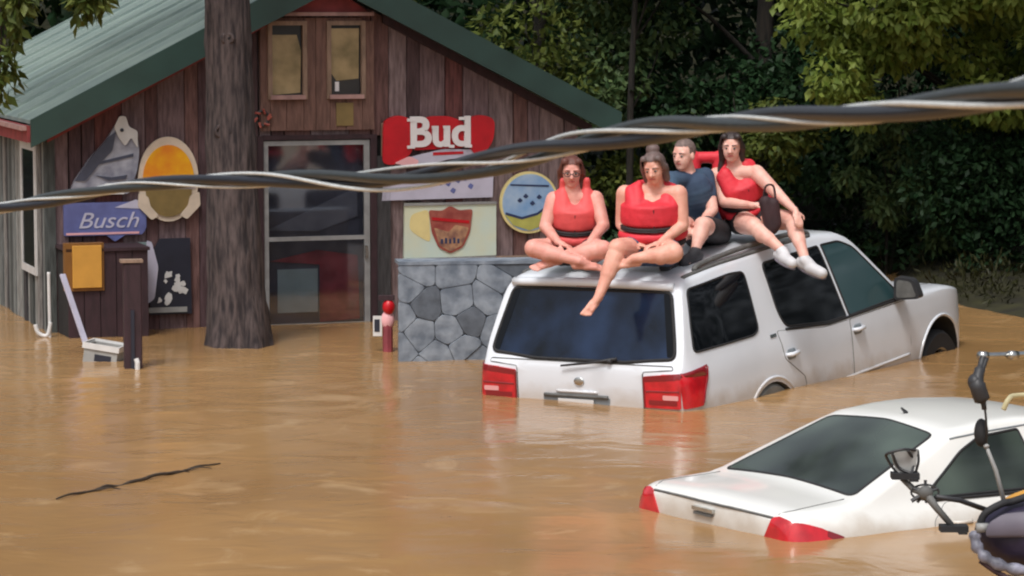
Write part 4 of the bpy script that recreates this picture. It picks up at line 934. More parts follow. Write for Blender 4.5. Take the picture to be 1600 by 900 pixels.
def foot(bm, ank, toe, up):
    ank = Vector(ank); d = (Vector(toe) - ank); L = d.length; d.normalize(); up = Vector(up); up = (up - d * up.dot(d)).normalized(); s = d.cross(up)
    sole = ank - up * .045
    cap(bm, sole - d * .03, sole + d * .05, .034, .030); cap(bm, ank, sole + d * .08, .036, .026)
    cap(bm, sole + d * .05 + s * .012, sole + d * .13 + s * .015, .027, .023); cap(bm, sole + d * .04 - s * .012, sole + d * .125 - s * .018, .026, .02)
    for i, (o, r_, l_) in enumerate(((.030, .014, .20), (.011, .010, .198), (-.006, .009, .19), (-.021, .0085, .18), (-.034, .008, .165))):
        cap(bm, sole + d * (l_ - .05) + s * o * .9 - up * .008, sole + d * l_ + s * o - up * .014, r_, r_ * .85, 8)
def person(label, skin, J, face, up=(0, 0, 1), hair=None, hair_style='long', glasses=False, vest=None, shirt=None, shorts=None, shoes=(None, None), chest_f=(0, -1, 0), s=1.0, build=1.0, curl=(.5, .5), hn=((0, 0, 1), (0, 0, 1)), mouth=True, collar=1.0):
    t = thing('person', label, 'person', (J['pel'].x, J['pel'].y, J['pel'].z - .1))
    for k in J: J[k] = Vector(J[k])
    bm = bmesh.new()
    H, N = J['head'], J['neck']; F = frame(face, up); hx = lambda x, y, z: H + F @ Vector((x, y, z)) * s
    # head: skull, face, jaw, nose, brow, ears
    ell(bm, hx(0, -.012, .025), (.077 * s, .094 * s, .09 * s), F); ell(bm, hx(0, .025, -.02), (.062 * s, .066 * s, .088 * s), F)
    ell(bm, hx(0, .046, -.078), (.036 * s, .034 * s, .03 * s), F); cap(bm, hx(.03, .05, -.02), hx(.026, .04, -.05), .026 * s, .02 * s); cap(bm, hx(-.03, .05, -.02), hx(-.026, .04, -.05), .026 * s, .02 * s)
    cap(bm, hx(0, .086, .012), hx(0, .104, -.022), .009 * s, .0135 * s, 8); cap(bm, hx(-.014, .092, -.026), hx(.014, .092, -.026), .008 * s, .008 * s, 8)
    cap(bm, hx(-.04, .068, .028), hx(.04, .068, .028), .013 * s, .013 * s, 8)
    for sg in (-1, 1): ell(bm, hx(sg * .079, -.005, -.005), (.012 * s, .02 * s, .032 * s), F, 10, 8)
    cap(bm, N + (H - N) * .0, H + F @ Vector((0, -.02, -.03)), .056 * s * build, .052 * s)
    # torso
    P, A, B = J['pel'], J['shA'], J['shB']; mid = (A + B) / 2; rv = (B - A).normalized(); upv = (mid - P).normalized(); fv = Vector(chest_f); fv = (fv - upv * fv.dot(upv)).normalized(); rv = fv.cross(upv); rv = rv if rv.dot(B - A) > 0 else -rv
    T = Matrix((rv, fv, upv)).transposed(); Lt = (mid - P).length; W_ = (B - A).length / 2
    def torso(b_, g=0.0, lo=0.0, hi=1.0, k=build):
        for z, wx, wy in ((.0, .86, .62), (.07, .87, .62), (.15, .87, .62), (.23, .85, .60), (.32, .82, .58), (.41, .82, .58), (.5, .82, .58), (.58, .85, .60), (.66, .88, .62), (.73, .89, .61), (.8, .9, .6), (.86, .84, .55), (.9, .78, .5)):
            if lo - .01 <= z <= hi + .01: ell(b_, P + upv * Lt * z, ((W_ * wx * .98 * k + g), (W_ * wy * 1.0 * k + g), Lt * .17 + g), T, 20, 12)
    torso(bm); cap(bm, A + (mid - A) * .12, mid + upv * .02, .052 * build, .06 * build); cap(bm, B + (mid - B) * .12, mid + upv * .02, .052 * build, .06 * build); cap(bm, mid, N, .07 * build, .056 * build)
    if vest: 
        for sg in (-1, 1): ell(bm, P + upv * Lt * .6 + rv * sg * W_ * .35 + fv * W_ * .3, (.06, .05, .06), T)
    for q, (sh, el, wr) in enumerate((('shA', 'elA', 'wrA'), ('shB', 'elB', 'wrB'))):
        if el in J:
            cap(bm, J[sh], J[el], .060 * build, .044 * build); cap(bm, J[el], J[wr], .043 * build, .027)
            cap(bm, J[el], J[el] * .6 + J[wr] * .4, .040 * build, .037 * build)
            hd = J.get('hd' + sh[-1], J[wr] - J[el]); hand(bm, J[wr], hd, hn[q], curl[q], 1 if q == 0 else -1)
    for hp, kn, an, to in (('hpA', 'knA', 'anA', 'toA'), ('hpB', 'knB', 'anB', 'toB')):
        if kn in J:
            cap(bm, J[hp], J[kn], .096 * build, .066 * build); cap(bm, J[kn], J[an], .060 * build, .037)
            c_ = J[kn] * .68 + J[an] * .32; d_ = (J[an] - J[kn]).normalized(); bk = Vector((0, 0, -1)); bk = (bk - d_ * bk.dot(d_)); bk = bk.normalized() if bk.length > .2 else fv
            ell(bm, c_ + bk * .008, (.060 * build, .060 * build, .060 * build)); cap(bm, J[kn] * .85 + J[an] * .15, J[kn] * .45 + J[an] * .55, .060 * build, .050 * build)
            foot(bm, J[an], J[to], J.get('up' + kn[-1], Vector((0, 0, 1))))
    cap(bm, J['hpA'], J['hpB'], .09 * build, .09 * build)
    body = wpart('body', fuse(bm, .0075, 3), skin, t, True)
    # eyes, mouth
    for sg in (-1, 1):
        bm = bmesh.new(); ell(bm, hx(sg * .029, .073, .006), (.013 * s, .0095 * s, .0075 * s), F, 12, 8); e = wpart('eye', bm, M['eye'], t, True)
        bm = bmesh.new(); ell(bm, hx(sg * .029, .083, .005), (.0072 * s, .004 * s, .0072 * s), F, 10, 6); wpart('iris', bm, M['iris'], e)
        bm = bmesh.new(); cap(bm, hx(sg * .016, .084, .028), hx(sg * .045, .074, .030), .0045 * s, .0032 * s, 6); wpart('eyebrow', bm, hair, t)
    bm = bmesh.new(); cap(bm, hx(-.02, .078, -.052), hx(0, .086, -.050), .0055, .0075, 8); cap(bm, hx(.02, .078, -.052), hx(0, .086, -.050), .0055, .0075, 8); wpart('mouth', bm, M['lips'], t, True)
    # hair
    if hair:
        bm = bmesh.new()
        if hair_style == 'short':
            ell(bm, hx(0, -.022, .038), (.083 * s, .098 * s, .090 * s), F); 
        else:
            ell(bm, hx(0, -.020, .036), (.088 * s, .101 * s, .094 * s), F)
            for sg in (-1, 1):
                cap(bm, hx(sg * .05, .045, .088), hx(sg * .083, .005, .0), .03 * s, .022 * s); cap(bm, hx(sg * .08, -.01, .01), hx(sg * .075, -.03, -.09), .028 * s, .026 * s)
            if hair_style == 'long':
                for sg in (-1, 1): cap(bm, hx(sg * .075, -.025, -.08), hx(sg * .085, -.01, -.19), .028 * s, .018 * s)
                cap(bm, hx(0, -.07, 0), hx(0, -.075, -.16), .06 * s, .045 * s)
            if hair_style == 'bun': ell(bm, hx(0, -.045, .135), (.052 * s, .05 * s, .045 * s), F); cap(bm, hx(0, -.07, 0), hx(0, -.07, -.05), .055, .04)
            if hair_style == 'back': ell(bm, hx(0, -.09, .03), (.05, .05, .05)); cap(bm, hx(.06, -.05, -.02), hx(.1, -.02, -.2), .03, .02)
        hm = fuse(bm, .008, 2); wb = bmesh.new(); wb.from_mesh(hm)
        Hm = F.transposed()
        dl = [v for v in wb.verts if (lambda q: q.y > .028 and q.z < .075 and abs(q.x) < .068 * (1 if q.z > -.02 else .95))(Hm @ (v.co - H) / s)]
        bmesh.ops.delete(wb, geom=dl, context='VERTS'); wb.to_mesh(hm); wb.free()
        wpart('hair', hm, hair, t, True)
    if glasses:
        bm = bmesh.new()
        for sg in (-1, 1): tube(bm, [hx(sg * .031 + .022 * math.cos(a), .098, .004 + .016 * math.sin(a)) for a in [2 * PI * i / 14 for i in range(14)]], .0035, 5, closed=True); tube(bm, [hx(sg * .053, .096, .008), hx(sg * .08, .01, .01)], .003, 5)
        tube(bm, [hx(-.01, .1, .006), hx(.01, .1, .006)], .003, 5); wpart('glasses', bm, M['plastic'], t)
    # clothes
    def thighs(b_, f0, f1, g, r0=.092, r1=.072):
        for hp, kn in (('hpA', 'knA'), ('hpB', 'knB')):
            if kn in J: a = J[hp] * (1 - f0) + J[kn] * f0; e = J[hp] * (1 - f1) + J[kn] * f1; cap(b_, a, e, r0 * build + g, (r1 * build + g) * 1.02)
        cap(b_, J['hpA'], J['hpB'], .09 * build + g, .09 * build + g); torso(b_, g, 0, .2)
    if shorts:
        bm = bmesh.new(); thighs(bm, 0, shorts[1], .012); wpart('shorts', fuse(bm, .009, 4), shorts[0], t, True)
    if shirt:
        bm = bmesh.new(); cap(bm, mid - rv * .10 + fv * .10 - upv * .02, mid - rv * .12 + fv * .13 - upv * .16, .05, .06); cap(bm, mid - rv * .10 + fv * .06 + upv * .03, mid - rv * .10 + fv * .11 - upv * .03, .045, .05)
        wpart('life_vest', fuse(bm, .009, 3), M['vest_light'], t, True)
        bm = bmesh.new(); torso(bm, .012)
        for sh, el in (('shA', 'elA'), ('shB', 'elB')):
            cap(bm, J[sh], J[sh] * .45 + J[el] * .55, .070 * build, .058 * build); cap(bm, J[sh], mid, .066 * build, .07 * build)
        wpart('shirt', fuse(bm, .009, 4), shirt, t, True)
    if vest:
        bm = bmesh.new(); g = .036
        for z, gx_, hz in ((.19, .044, .09), (.22, .052, .10), (.25, .054, .10), (.28, .052, .09), (.31, .046, .08), (.50, .030, .12), (.55, .032, .12), (.60, .032, .12), (.65, .032, .12), (.70, .03, .12), (.76, .028, .12), (.82, .026, .11)):
            ell(bm, P + upv * Lt * z + fv * .014, (W_ * .84 * build + gx_ + .012, W_ * .66 * build + gx_ + .018, Lt * hz), T, 24, 14)
        for sg in (-1, 1): ell(bm, P + upv * Lt * .90 + rv * sg * W_ * .34 + fv * W_ * .22, (W_ * .36, W_ * .34, Lt * .13), T)
        for sg, S_ in ((-1, A), (1, B)):
            e0 = P + upv * Lt * .78 + rv * sg * W_ * .52 + fv * W_ * .45; e1 = mid + rv * sg * W_ * .55 + upv * .045; e2 = P + upv * Lt * .78 + rv * sg * W_ * .52 - fv * W_ * .42
            cap(bm, e0, e1, .075, .055); cap(bm, e1, e2, .055, .07); cap(bm, e0 - rv * sg * W_ * .3, e1 - rv * sg * W_ * .2 - upv * .06, .075, .05); cap(bm, e0 + rv * sg * W_ * .18, e1 + rv * sg * W_ * .22 - upv * .015, .068, .05); cap(bm, e1 + rv * sg * W_ * .22 - upv * .015, e2 + rv * sg * W_ * .1, .05, .06)
        if collar: 
            for sg in (-1, 1): cap(bm, mid + rv * sg * .088 + upv * .04 - fv * .02, mid + rv * sg * .092 + upv * (.04 + .09 * collar) - fv * .01, .036, .030)
            cap(bm, mid + rv * .08 + upv * .06 - fv * .08, mid - rv * .08 + upv * .06 - fv * .08, .04, .04)
        vm = fuse(bm, .009, 14); vb = wpart('life_vest', vm, vest, t, True)
        for z in (.10, .41):
            bm = bmesh.new(); k = 1.0
            ring = [P + upv * Lt * z + fv * .012 + rv * (W_ * .84 * build + g - .002) * math.cos(a) * k + fv * (W_ * .66 * build + g + .016) * math.sin(a) * k for a in [2 * PI * i / 40 for i in range(40)]]
            for dz in (-.008, .008): tube(bm, [p_ + upv * dz for p_ in ring], .011, 6, closed=True)
            stp = wpart('strap', bm, M['strap'], vb)
            bm = bmesh.new(); box(bm, P + upv * Lt * z + fv * (W_ * .66 * build + g + .03), (.05, .02, .03), T); wpart('buckle', bm, M['plastic'], stp)
        bm = bmesh.new(); tube(bm, [P + upv * Lt * z + fv * (W_ * .66 * build + g + .016) for z in (.46, .6, .8)], .006, 6); wpart('zip', bm, M['strap'], vb)
    for which, ms in enumerate(shoes):
        if ms:
            an, to = (('anA', 'toA'), ('anB', 'toB'))[which]; u_ = J.get('up' + 'AB'[which], Vector((0, 0, 1))); d_ = (J[to] - J[an]); L = d_.length; d_.normalize(); u_ = (u_ - d_ * u_.dot(d_)).normalized(); s_ = d_.cross(u_)
            bm = bmesh.new(); sole = J[an] - u_ * .045; cap(bm, sole - d_ * .035, sole + d_ * .06, .048, .048); cap(bm, J[an] - u_ * .01, sole + d_ * .1, .050, .040); cap(bm, sole + d_ * .06 + s_ * .008, sole + d_ * .18 + s_ * .005, .050, .044)
            sh_ = wpart('shoe', fuse(bm, .008, 3), ms, t, True)
            bm = bmesh.new(); rot = Matrix((s_, d_, u_)).transposed(); ell(bm, sole + d_ * .07 - u_ * .04, (.05, .15, .016), rot); wpart('sole', bm, M['sole'], sh_, True)
    return t
pc = place
# woman far left, cross-legged
J = dict(head=pc(893, 270, 22.98), neck=pc(894, 296, 23.0), shA=pc(866, 312, 23.02), shB=pc(930, 311, 23.0), elA=pc(852, 354, 22.95), elB=pc(943, 352, 22.9), wrA=pc(874, 380, 22.72), wrB=pc(920, 380, 22.70),
         hdA=Vector((.9, -.45, -.3)), hdB=Vector((-.9, -.45, -.3)),
         pel=pc(897, 386, 23.1), hpA=pc(878, 393, 23.05), hpB=pc(917, 393, 23.02), knA=pc(834, 388, 22.72), knB=pc(942, 390, 22.62), anA=pc(905, 408, 22.56), anB=pc(868, 402, 22.68), toA=pc(940, 410, 22.55), toB=pc(838, 410, 22.65))
J['upA'] = Vector((0, -.6, .8)); J['upB'] = Vector((0, -.6, .8))
person('woman in dark glasses and red life vest sitting cross-legged at the left of the roof', M['skin3'], J, (0, -1, -.12), hair=M['hair_auburn'], hair_style='long', glasses=True, vest=M['vest_light'], shorts=(M['shorts_dark'], .48), build=1.14, s=1.06, curl=(.6, .6), collar=1.25)
# second woman, one leg hanging over the rear window
J = dict(head=pc(1022, 264, 22.60), neck=pc(1024, 292, 22.68), shA=pc(977, 303, 22.74), shB=pc(1060, 303, 22.64), elA=pc(972, 350, 22.76), elB=pc(1066, 352, 22.60), wrA=pc(994, 381, 22.55), wrB=pc(1030, 381, 22.42),
         hdA=Vector((.85, -.45, -.2)), hdB=Vector((-.9, -.4, -.15)),
         pel=pc(1021, 384, 22.75), hpA=pc(1000, 392, 22.72), hpB=pc(1040, 393, 22.68), knA=pc(966, 388, 22.38), knB=pc(1052, 395, 22.28), anA=pc(936, 462, 22.26), anB=pc(990, 404, 22.30), toA=pc(917, 486, 22.12), toB=pc(960, 408, 22.30))
J['upA'] = Vector((.2, -.7, .6)); J['upB'] = Vector((0, -.6, .8))
person('woman with hair in a bun dangling one bare leg over the rear window', M['skin'], J, (-.28, -.9, -.25), hair=M['hair_brown'], hair_style='bun', vest=M['vest'], shorts=(M['denim'], .5), build=1.2, s=1.06, curl=(.5, .5), collar=.5, up=(-.1, 0, 1))
# man behind her
J = dict(head=pc(1068, 243, 23.60), neck=pc(1074, 268, 23.66), shA=pc(1048, 282, 23.55), shB=pc(1102, 276, 23.75), elA=pc(1042, 325, 23.4), elB=pc(1113, 328, 23.62), wrA=pc(1062, 352, 23.2), wrB=pc(1090, 356, 23.28),
         hdA=Vector((.6, -.7, -.2)), hdB=Vector((-.7, -.6, -.3)),
         pel=pc(1100, 362, 23.85), hpA=pc(1090, 368, 23.75), hpB=pc(1122, 364, 23.85), knA=pc(1068, 350, 23.25), knB=pc(1098, 352, 23.18), anA=pc(1052, 402, 22.9), anB=pc(1086, 392, 23.02), toA=pc(1040, 408, 22.75), toB=pc(1066, 402, 22.85))
person('man in slate blue tee shirt crouched behind the woman with the bun', M['skin2'], J, (-.55, -.8, -.1), hair=M['hair_short'], hair_style='short', shirt=M['tee'], shorts=(M['shorts_dark'], .75), shoes=(M['shoe_dark'], M['shoe_dark']), build=1.1, s=1.06, chest_f=(-.4, -.9, .1), curl=(.5, .5))
# woman at the right, reclining, legs over the side
J = dict(head=pc(1143, 231, 23.75), neck=pc(1149, 258, 23.8), shA=pc(1120, 274, 23.85), shB=pc(1182, 270, 23.75), elA=pc(1132, 316, 23.75), elB=pc(1216, 304, 23.6), wrA=pc(1178, 321, 23.45), wrB=pc(1243, 330, 23.35),
         hdA=Vector((.9, -.3, .1)), hdB=Vector((.2, -.5, -.7)),
         pel=pc(1170, 336, 23.95), hpA=pc(1156, 345, 23.9), hpB=pc(1186, 340, 23.9), knA=pc(1178, 354, 23.42), knB=pc(1238, 345, 23.45), anA=pc(1222, 391, 23.25), anB=pc(1258, 405, 23.22), toA=pc(1242, 404, 23.08), toB=pc(1284, 418, 23.12))
J['upA'] = Vector((.3, -.5, .8)); J['upB'] = Vector((.1, -.5, .8))
person('woman in red vest leaning back with legs over the side windows', M['skin2'], J, (-.18, -.97, -.08), hair=M['hair_dark'], hair_style='back', vest=M['vest'], shorts=(M['shorts_dark'], .38), shoes=(M['shoe'], M['shoe']), build=1.12, s=1.05, chest_f=(.1, -.9, .3), curl=(.7, .5), collar=.3)
# dark bag on her lap
p = pc(1202, 330, 23.38)
s = thing('shoulder_bag', 'dark brown bag held in the lap of the rightmost woman', 'bag', p)
bm = bmesh.new(); cap(bm, (-.03, 0, .07), (.02, 0, -.13), .055, .06); cap(bm, (.03, .0, .06), (.05, 0, -.1), .05, .05); wm = fuse(bm, .01, 3); obj('bag_body', wm, M['bag'], s, True)
bm = bmesh.new(); tube(bm, catmull([(-.05, 0, .1), (-.03, -.02, .2), (.03, 0, .2), (.05, 0, .09)]), .009, 6); obj('strap', bm, M['bag'], s)
# spare life vest lying on the roof behind
p = pc(1102, 246, 23.98)
s = thing('life_vest', 'spare red life vest propped behind the man and the rightmost woman', 'life vest', p)
bm = bmesh.new(); cap(bm, (-.12, 0, .0), (.14, 0, .0), .045, .05); cap(bm, (-.1, 0, 0), (-.08, 0, -.5), .06, .07); cap(bm, (.12, 0, 0), (.1, 0, -.5), .06, .07); obj('vest_foam', fuse(bm, .01, 3), M['vest'], s, True)
bm = bmesh.new(); box(bm, (0, -.06, -.25), (.3, .01, .03)); obj('strap', bm, M['strap'], s)

# ------------------------------------------------------------------ twisted service cable close to the camera
CP = [(-420, 372, 7.0), (-160, 345, 6.5), (0, 326, 6.1), (75, 312, 5.9), (230, 288, 5.5), (420, 280, 5.1), (600, 281, 4.7), (760, 256, 4.35), (900, 224, 4.0), (1060, 198, 3.65), (1280, 183, 3.15), (1440, 167, 2.85), (1600, 144, 2.6), (1800, 112, 2.35), (2100, 60, 2.1)]
path = catmull([place(*q) for q in CP], 14)
s = thing('overhead_cable', 'thick twisted power cable of black strands and thin bare strands added as highlights sagging across the whole view', 'cable', path[0])
acc = [0]
for a, b in zip(path, path[1:]): acc.append(acc[-1] + (b - a).length)
M['cable_black'] = mat('weathered_black_insulation', (.010, .011, .018), .34, var=.3, scale=60, spec=.35)
M['cable_grey'] = mat('grey_green_insulation', (.022, .027, .027), .36, var=.3, scale=60, spec=.45)
M['cable_alu_highlight'] = mat('bare_aluminium_highlight', (.80, .82, .80), .5, metal=.4, var=.2, scale=120)  # thin pale strands double as the narrow highlights along the black insulation
for k, (nm, mm, rr_, ph) in enumerate((('black_strand', M['cable_black'], .0086, .3), ('grey_strand', M['cable_grey'], .0080, .3 + PI), ('bare_highlight_strand', M['cable_alu_highlight'], .0030, 1.9), ('bare_highlight_strand', M['cable_alu_highlight'], .0024, 1.9 + PI))):
    pts = []
    for i, p in enumerate(path):
        t = (path[min(i + 1, len(path) - 1)] - path[max(i - 1, 0)]).normalized(); sdv = t.cross(Vector((0, 0, 1))).normalized(); upv = sdv.cross(t)
        a = ph - 2 * PI * acc[i] / 1.15 + .5 * math.sin(acc[i] * 2.1)
        pts.append(p + (sdv * math.cos(a) + upv * math.sin(a)) * ((.0088 if k < 2 else .0124) * (1 + .42 * math.sin(acc[i] * 2.3 + k * .4))))
    bm = bmesh.new(); tube(bm, pts, rr_, 10); wpart(nm, bm, mm, s, True)

# ------------------------------------------------------------------ bicycle on its carrier at the right edge (near)
D = 10.5
b_ = lambda x, y, d=0: place(x, y, D + d)
s = thing('bicycle', 'old dark bicycle with toe clip pedals entering the picture at the right edge', 'bicycle', b_(1545, 795))
bm = bmesh.new(); tube(bm, catmull([b_(1534, 556), b_(1570, 555, .1), b_(1640, 553, .25), b_(1760, 560, .5)], 4), .0115, 10)
hb = wpart('handlebar', bm, M['chrome'], s, True)
bm = bmesh.new(); tube(bm, [b_(1531, 556), b_(1541, 556, .02)], .017, 10); wpart('clamp', bm, M['chrome'], hb, True)
bm = bmesh.new(); tube(bm, [b_(1578, 555, .09), b_(1587, 555, .13)], .017, 10); wpart('clamp', bm, M['chrome'], hb, True)
bm = bmesh.new(); tube(bm, catmull([b_(1536, 558), b_(1531, 578, -.03), b_(1527, 600, -.06), b_(1536, 628, -.05)], 5), [.012] * 5 + [.02] * 5 + [.03] * 5 + [.014], 10)
tube(bm, catmull([b_(1541, 560), b_(1533, 590, -.04), b_(1538, 640, -.05)], 5), .010, 8); ell(bm, b_(1523, 597, -.05), (.026, .03, .03)); wpart('brake_hood', bm, M['plastic'], s, True)
bm = bmesh.new(); tube(bm, catmull([b_(1538, 630, -.05), b_(1541, 660, -.04), b_(1541, 692, 0)], 5), .0045, 6); wpart('brake_cable', bm, M['plastic'], s, True)
bm = bmesh.new(); ell(bm, b_(1533, 676, .01), (.026, .03, .052)); wpart('brake_lever_hood', bm, M['rubber'], s, True)
bm = bmesh.new(); ell(bm, b_(1541, 697), (.011, .011, .009)); tube(bm, [b_(1541, 697), b_(1556, 735), b_(1571, 792)], [.0065, .008, .009], 8); wpart('slim_stay', bm, M['greyenamel'], s, True)
bm = bmesh.new(); tube(bm, catmull([b_(1568, 794), b_(1600, 778, .1), b_(1700, 750, .3), b_(1800, 730, .5)], 4), .028, 12); wpart('top_tube', bm, M['mustard'], s, True)
bm = bmesh.new(); tube(bm, catmull([b_(1568, 640, .2), b_(1576, 624, .2), b_(1590, 618, .25), b_(1650, 618, .35), b_(1700, 640, .4)], 5), .010, 8); wpart('luggage_hoop', bm, mat('cream_painted_tube', s2l(214, 204, 160), .5), s, True)
bm = bmesh.new(); tube(bm, [b_(1462, 776), b_(1500, 782, .05), b_(1548, 799, .1)], .0095, 8); wpart('chain_stay', bm, M['plastic'], s, True)
bm = bmesh.new(); tube(bm, [b_(1547, 800, .1), b_(1640, 800, .25), b_(1760, 820, .4)], .02, 10); wpart('frame_tube', bm, M['plastic'], s, True)
cr = b_(1446, 770)
bm = bmesh.new(); tube(bm, [cr, b_(1462, 792, -.01), b_(1488, 822, -.02)], [.017, .013, .011], 10); tube(bm, [cr, b_(1428, 765, .02), b_(1404, 742, .04)], [.016, .012, .010], 10); ell(bm, cr, (.028, .02, .026)); cks = wpart('crank', bm, M['grey_plastic'], s, True)
bm = bmesh.new()
for a in range(5): tube(bm, [cr, cr + Vector((.045 * math.cos(a * 1.257 + .3), .01, .045 * math.sin(a * 1.257 + .3)))], .006, 6)
tube(bm, [cr + Vector((.05 * math.cos(t), .012, .05 * math.sin(t) * .55)) for t in [2 * PI * i / 20 for i in range(20)]], .004, 5, closed=True); wpart('chainring', bm, M['plastic'], cks)
def pedal(c, clip):
    bm = bmesh.new()
    box(bm, c, (.10, .06, .022)); box(bm, c + Vector((.03, 0, -.012)), (.03, .07, .012)); pd = wpart('pedal', bm, M['rubber'], s)
    if clip:
        bm = bmesh.new()
        o = b_(1413, 741, .03)
        for pts in ([(1428, 745), (1402, 738), (1385, 714), (1388, 708)], [(1388, 708), (1412, 702), (1434, 704)], [(1434, 704), (1435, 722), (1428, 745)], [(1394, 708), (1404, 730), (1424, 740)], [(1418, 704), (1428, 720), (1424, 742)]):
            tube(bm, catmull([b_(x, y, .02 + .02 * math.sin(x)) for x, y in pts], 5), .0055, 6)
        wpart('toe_clip', bm, M['plastic'], pd, True)
        bm = bmesh.new(); prism(bm, [(-.05, .03), (.05, .04), (.045, -.02), (.0, -.06), (-.03, -.03)], -.002, .002); bm.transform(Matrix.Translation(b_(1412, 720, .03))); wpart('clip_mesh', bm, M['greyenamel'], pd)
pedal(b_(1414, 743, .03), True); pedal(b_(1490, 825, -.02), False)
bm = bmesh.new(); tube(bm, catmull([b_(1446, 772), b_(1436, 776), b_(1424, 783)], 3), .008, 6); wpart('peg', bm, M['plastic'], s)
# dark helmet-like pannier hanging below
q = b_(1588, 840, -.1)
t = thing('pannier_bag', 'dark purple pannier with grey flap and pale rim hanging under the bicycle', 'bag', q)
def pn(name, f, m):
    bm = bmesh.new(); f(bm); return wpart(name, bm, m, t, True)
bb = pn('bag_body', lambda bm: ell(bm, q + Vector((.06, .05, .0)), (.19, .13, .125), seg=24, rings=16), mat('dark_purple_nylon', s2l(38, 30, 58), .5, var=.4, scale=12, bump=.4))
pn('flap', lambda bm: (prism(bm, roundpoly([(-.125, .015), (-.115, .065), (-.06, .10), (.1, .115), (.3, .11), (.3, .02)], .02), -.085, -.07), bm.transform(Matrix.Translation(q))), mat('charcoal_grey_flap', s2l(104, 98, 110), .6, var=.2, scale=9))
pn('pale_rim', lambda bm: tube(bm, catmull([q + Vector(v) for v in ((-.155, -.04, .03), (-.15, -.06, -.02), (-.11, -.08, -.065), (-.03, -.09, -.095), (.08, -.09, -.11), (.22, -.09, -.13))], 5), [.014 + .010 * abs(math.sin(i * .9)) for i in range(26)], 10), mat('pale_lilac_rim', s2l(150, 150, 166), .5, var=.7, scale=16))
pn('side_clip', lambda bm: box(bm, q + Vector((-.13, -.05, .045)), (.045, .03, .03)), M['greyenamel'])
pn('lower_strap', lambda bm: tube(bm, catmull([q + Vector(v) for v in ((-.14, -.07, -.07), (-.05, -.09, -.125), (.06, -.09, -.14), (.2, -.09, -.165))], 5), .010, 8), M['maroon'])
pn('tyre_arc', lambda bm: tube(bm, catmull([q + Vector(v) for v in ((-.14, -.02, .03), (-.12, -.03, .09), (-.06, -.02, .125), (-.02, 0, .13), (.04, .0, .15), (.12, .0, .18))], 5), .014, 8), M['rubber'])

# ------------------------------------------------------------------ floating twig
a = place(88, 787, 3.1 * FPX / 787); c = place(345, 727, 3.1 * FPX / 727)
s = thing('floating_branch', 'thin dark bare branch floating on the muddy water at lower left', 'branch', (a + c) / 2)
random.seed(5)
pts = []
for i in range(15):
    t = i / 14; p = a.lerp(c, t); p.z = .008 + .008 * math.sin(i * 1.7); p.y += .05 * math.sin(t * 5) * .8; pts.append(p)
pts[5].z = -.012
bm = bmesh.new(); tube(bm, catmull(pts, 3), [.004 + .008 * math.sin(PI * min(1, (i + 3) / 45)) for i in range(43)], 7); M['twig'] = mat('wet_dark_bark', (.05, .032, .02), .7, var=.4, scale=30); wpart('stem', bm, M['twig'], s, True)
for i in (3, 9, 11):
    bm = bmesh.new(); tube(bm, [pts[i], pts[i] + Vector((.08, .05, .012)), pts[i] + Vector((.16, .04, .004))], [.006, .005, .003], 6); wpart('twiglet', bm, M['twig'], s, True)

# ------------------------------------------------------------------ trees
def leaf_mat(name, c1, c2, tr=.3):
    m = bpy.data.materials.new(name); m.use_nodes = True; n = m.node_tree.nodes; l = m.node_tree.links; b = n['Principled BSDF']
    g = n.new('ShaderNodeNewGeometry'); rp = n.new('ShaderNodeValToRGB'); e = rp.color_ramp.elements; e[0].color = (*c1, 1); e[1].color = (*c2, 1)
    l.new(g.outputs['Random Per Island'], rp.inputs['Fac']); l.new(rp.outputs[0], b.inputs['Base Color']); b.inputs['Roughness'].default_value = .5; b.inputs['Specular IOR Level'].default_value = .18
    tl = n.new('ShaderNodeBsdfTranslucent'); l.new(rp.outputs[0], tl.inputs['Color']); mx = n.new('ShaderNodeMixShader'); mx.inputs[0].default_value = tr
    l.new(b.outputs[0], mx.inputs[1]); l.new(tl.outputs[0], mx.inputs[2]); l.new(mx.outputs[0], n['Material Output'].inputs['Surface']); return m
L_OL = leaf_mat('olive_green_leaves', (.045, .070, .014), (.14, .165, .038))
L_DK = leaf_mat('dark_blue_green_leaves', (.010, .030, .012), (.032, .070, .028), .2)
L_YG = leaf_mat('yellow_green_leaves', (.10, .15, .022), (.27, .33, .075), .35)
L_SG = leaf_mat('grey_green_leaves', (.035, .070, .026), (.11, .16, .06), .25)
M['bark'] = mat('grey_brown_furrowed_bark', s2l(92, 80, 78), .95, scale=9, stretch=(3, 3, .5), col2=s2l(44, 38, 40), bump=1.0, detail=8)
M['bark2'] = mat('dark_bark', s2l(44, 38, 32), .95, scale=9, stretch=(3, 3, .5), col2=s2l(22, 20, 18), bump=.8)
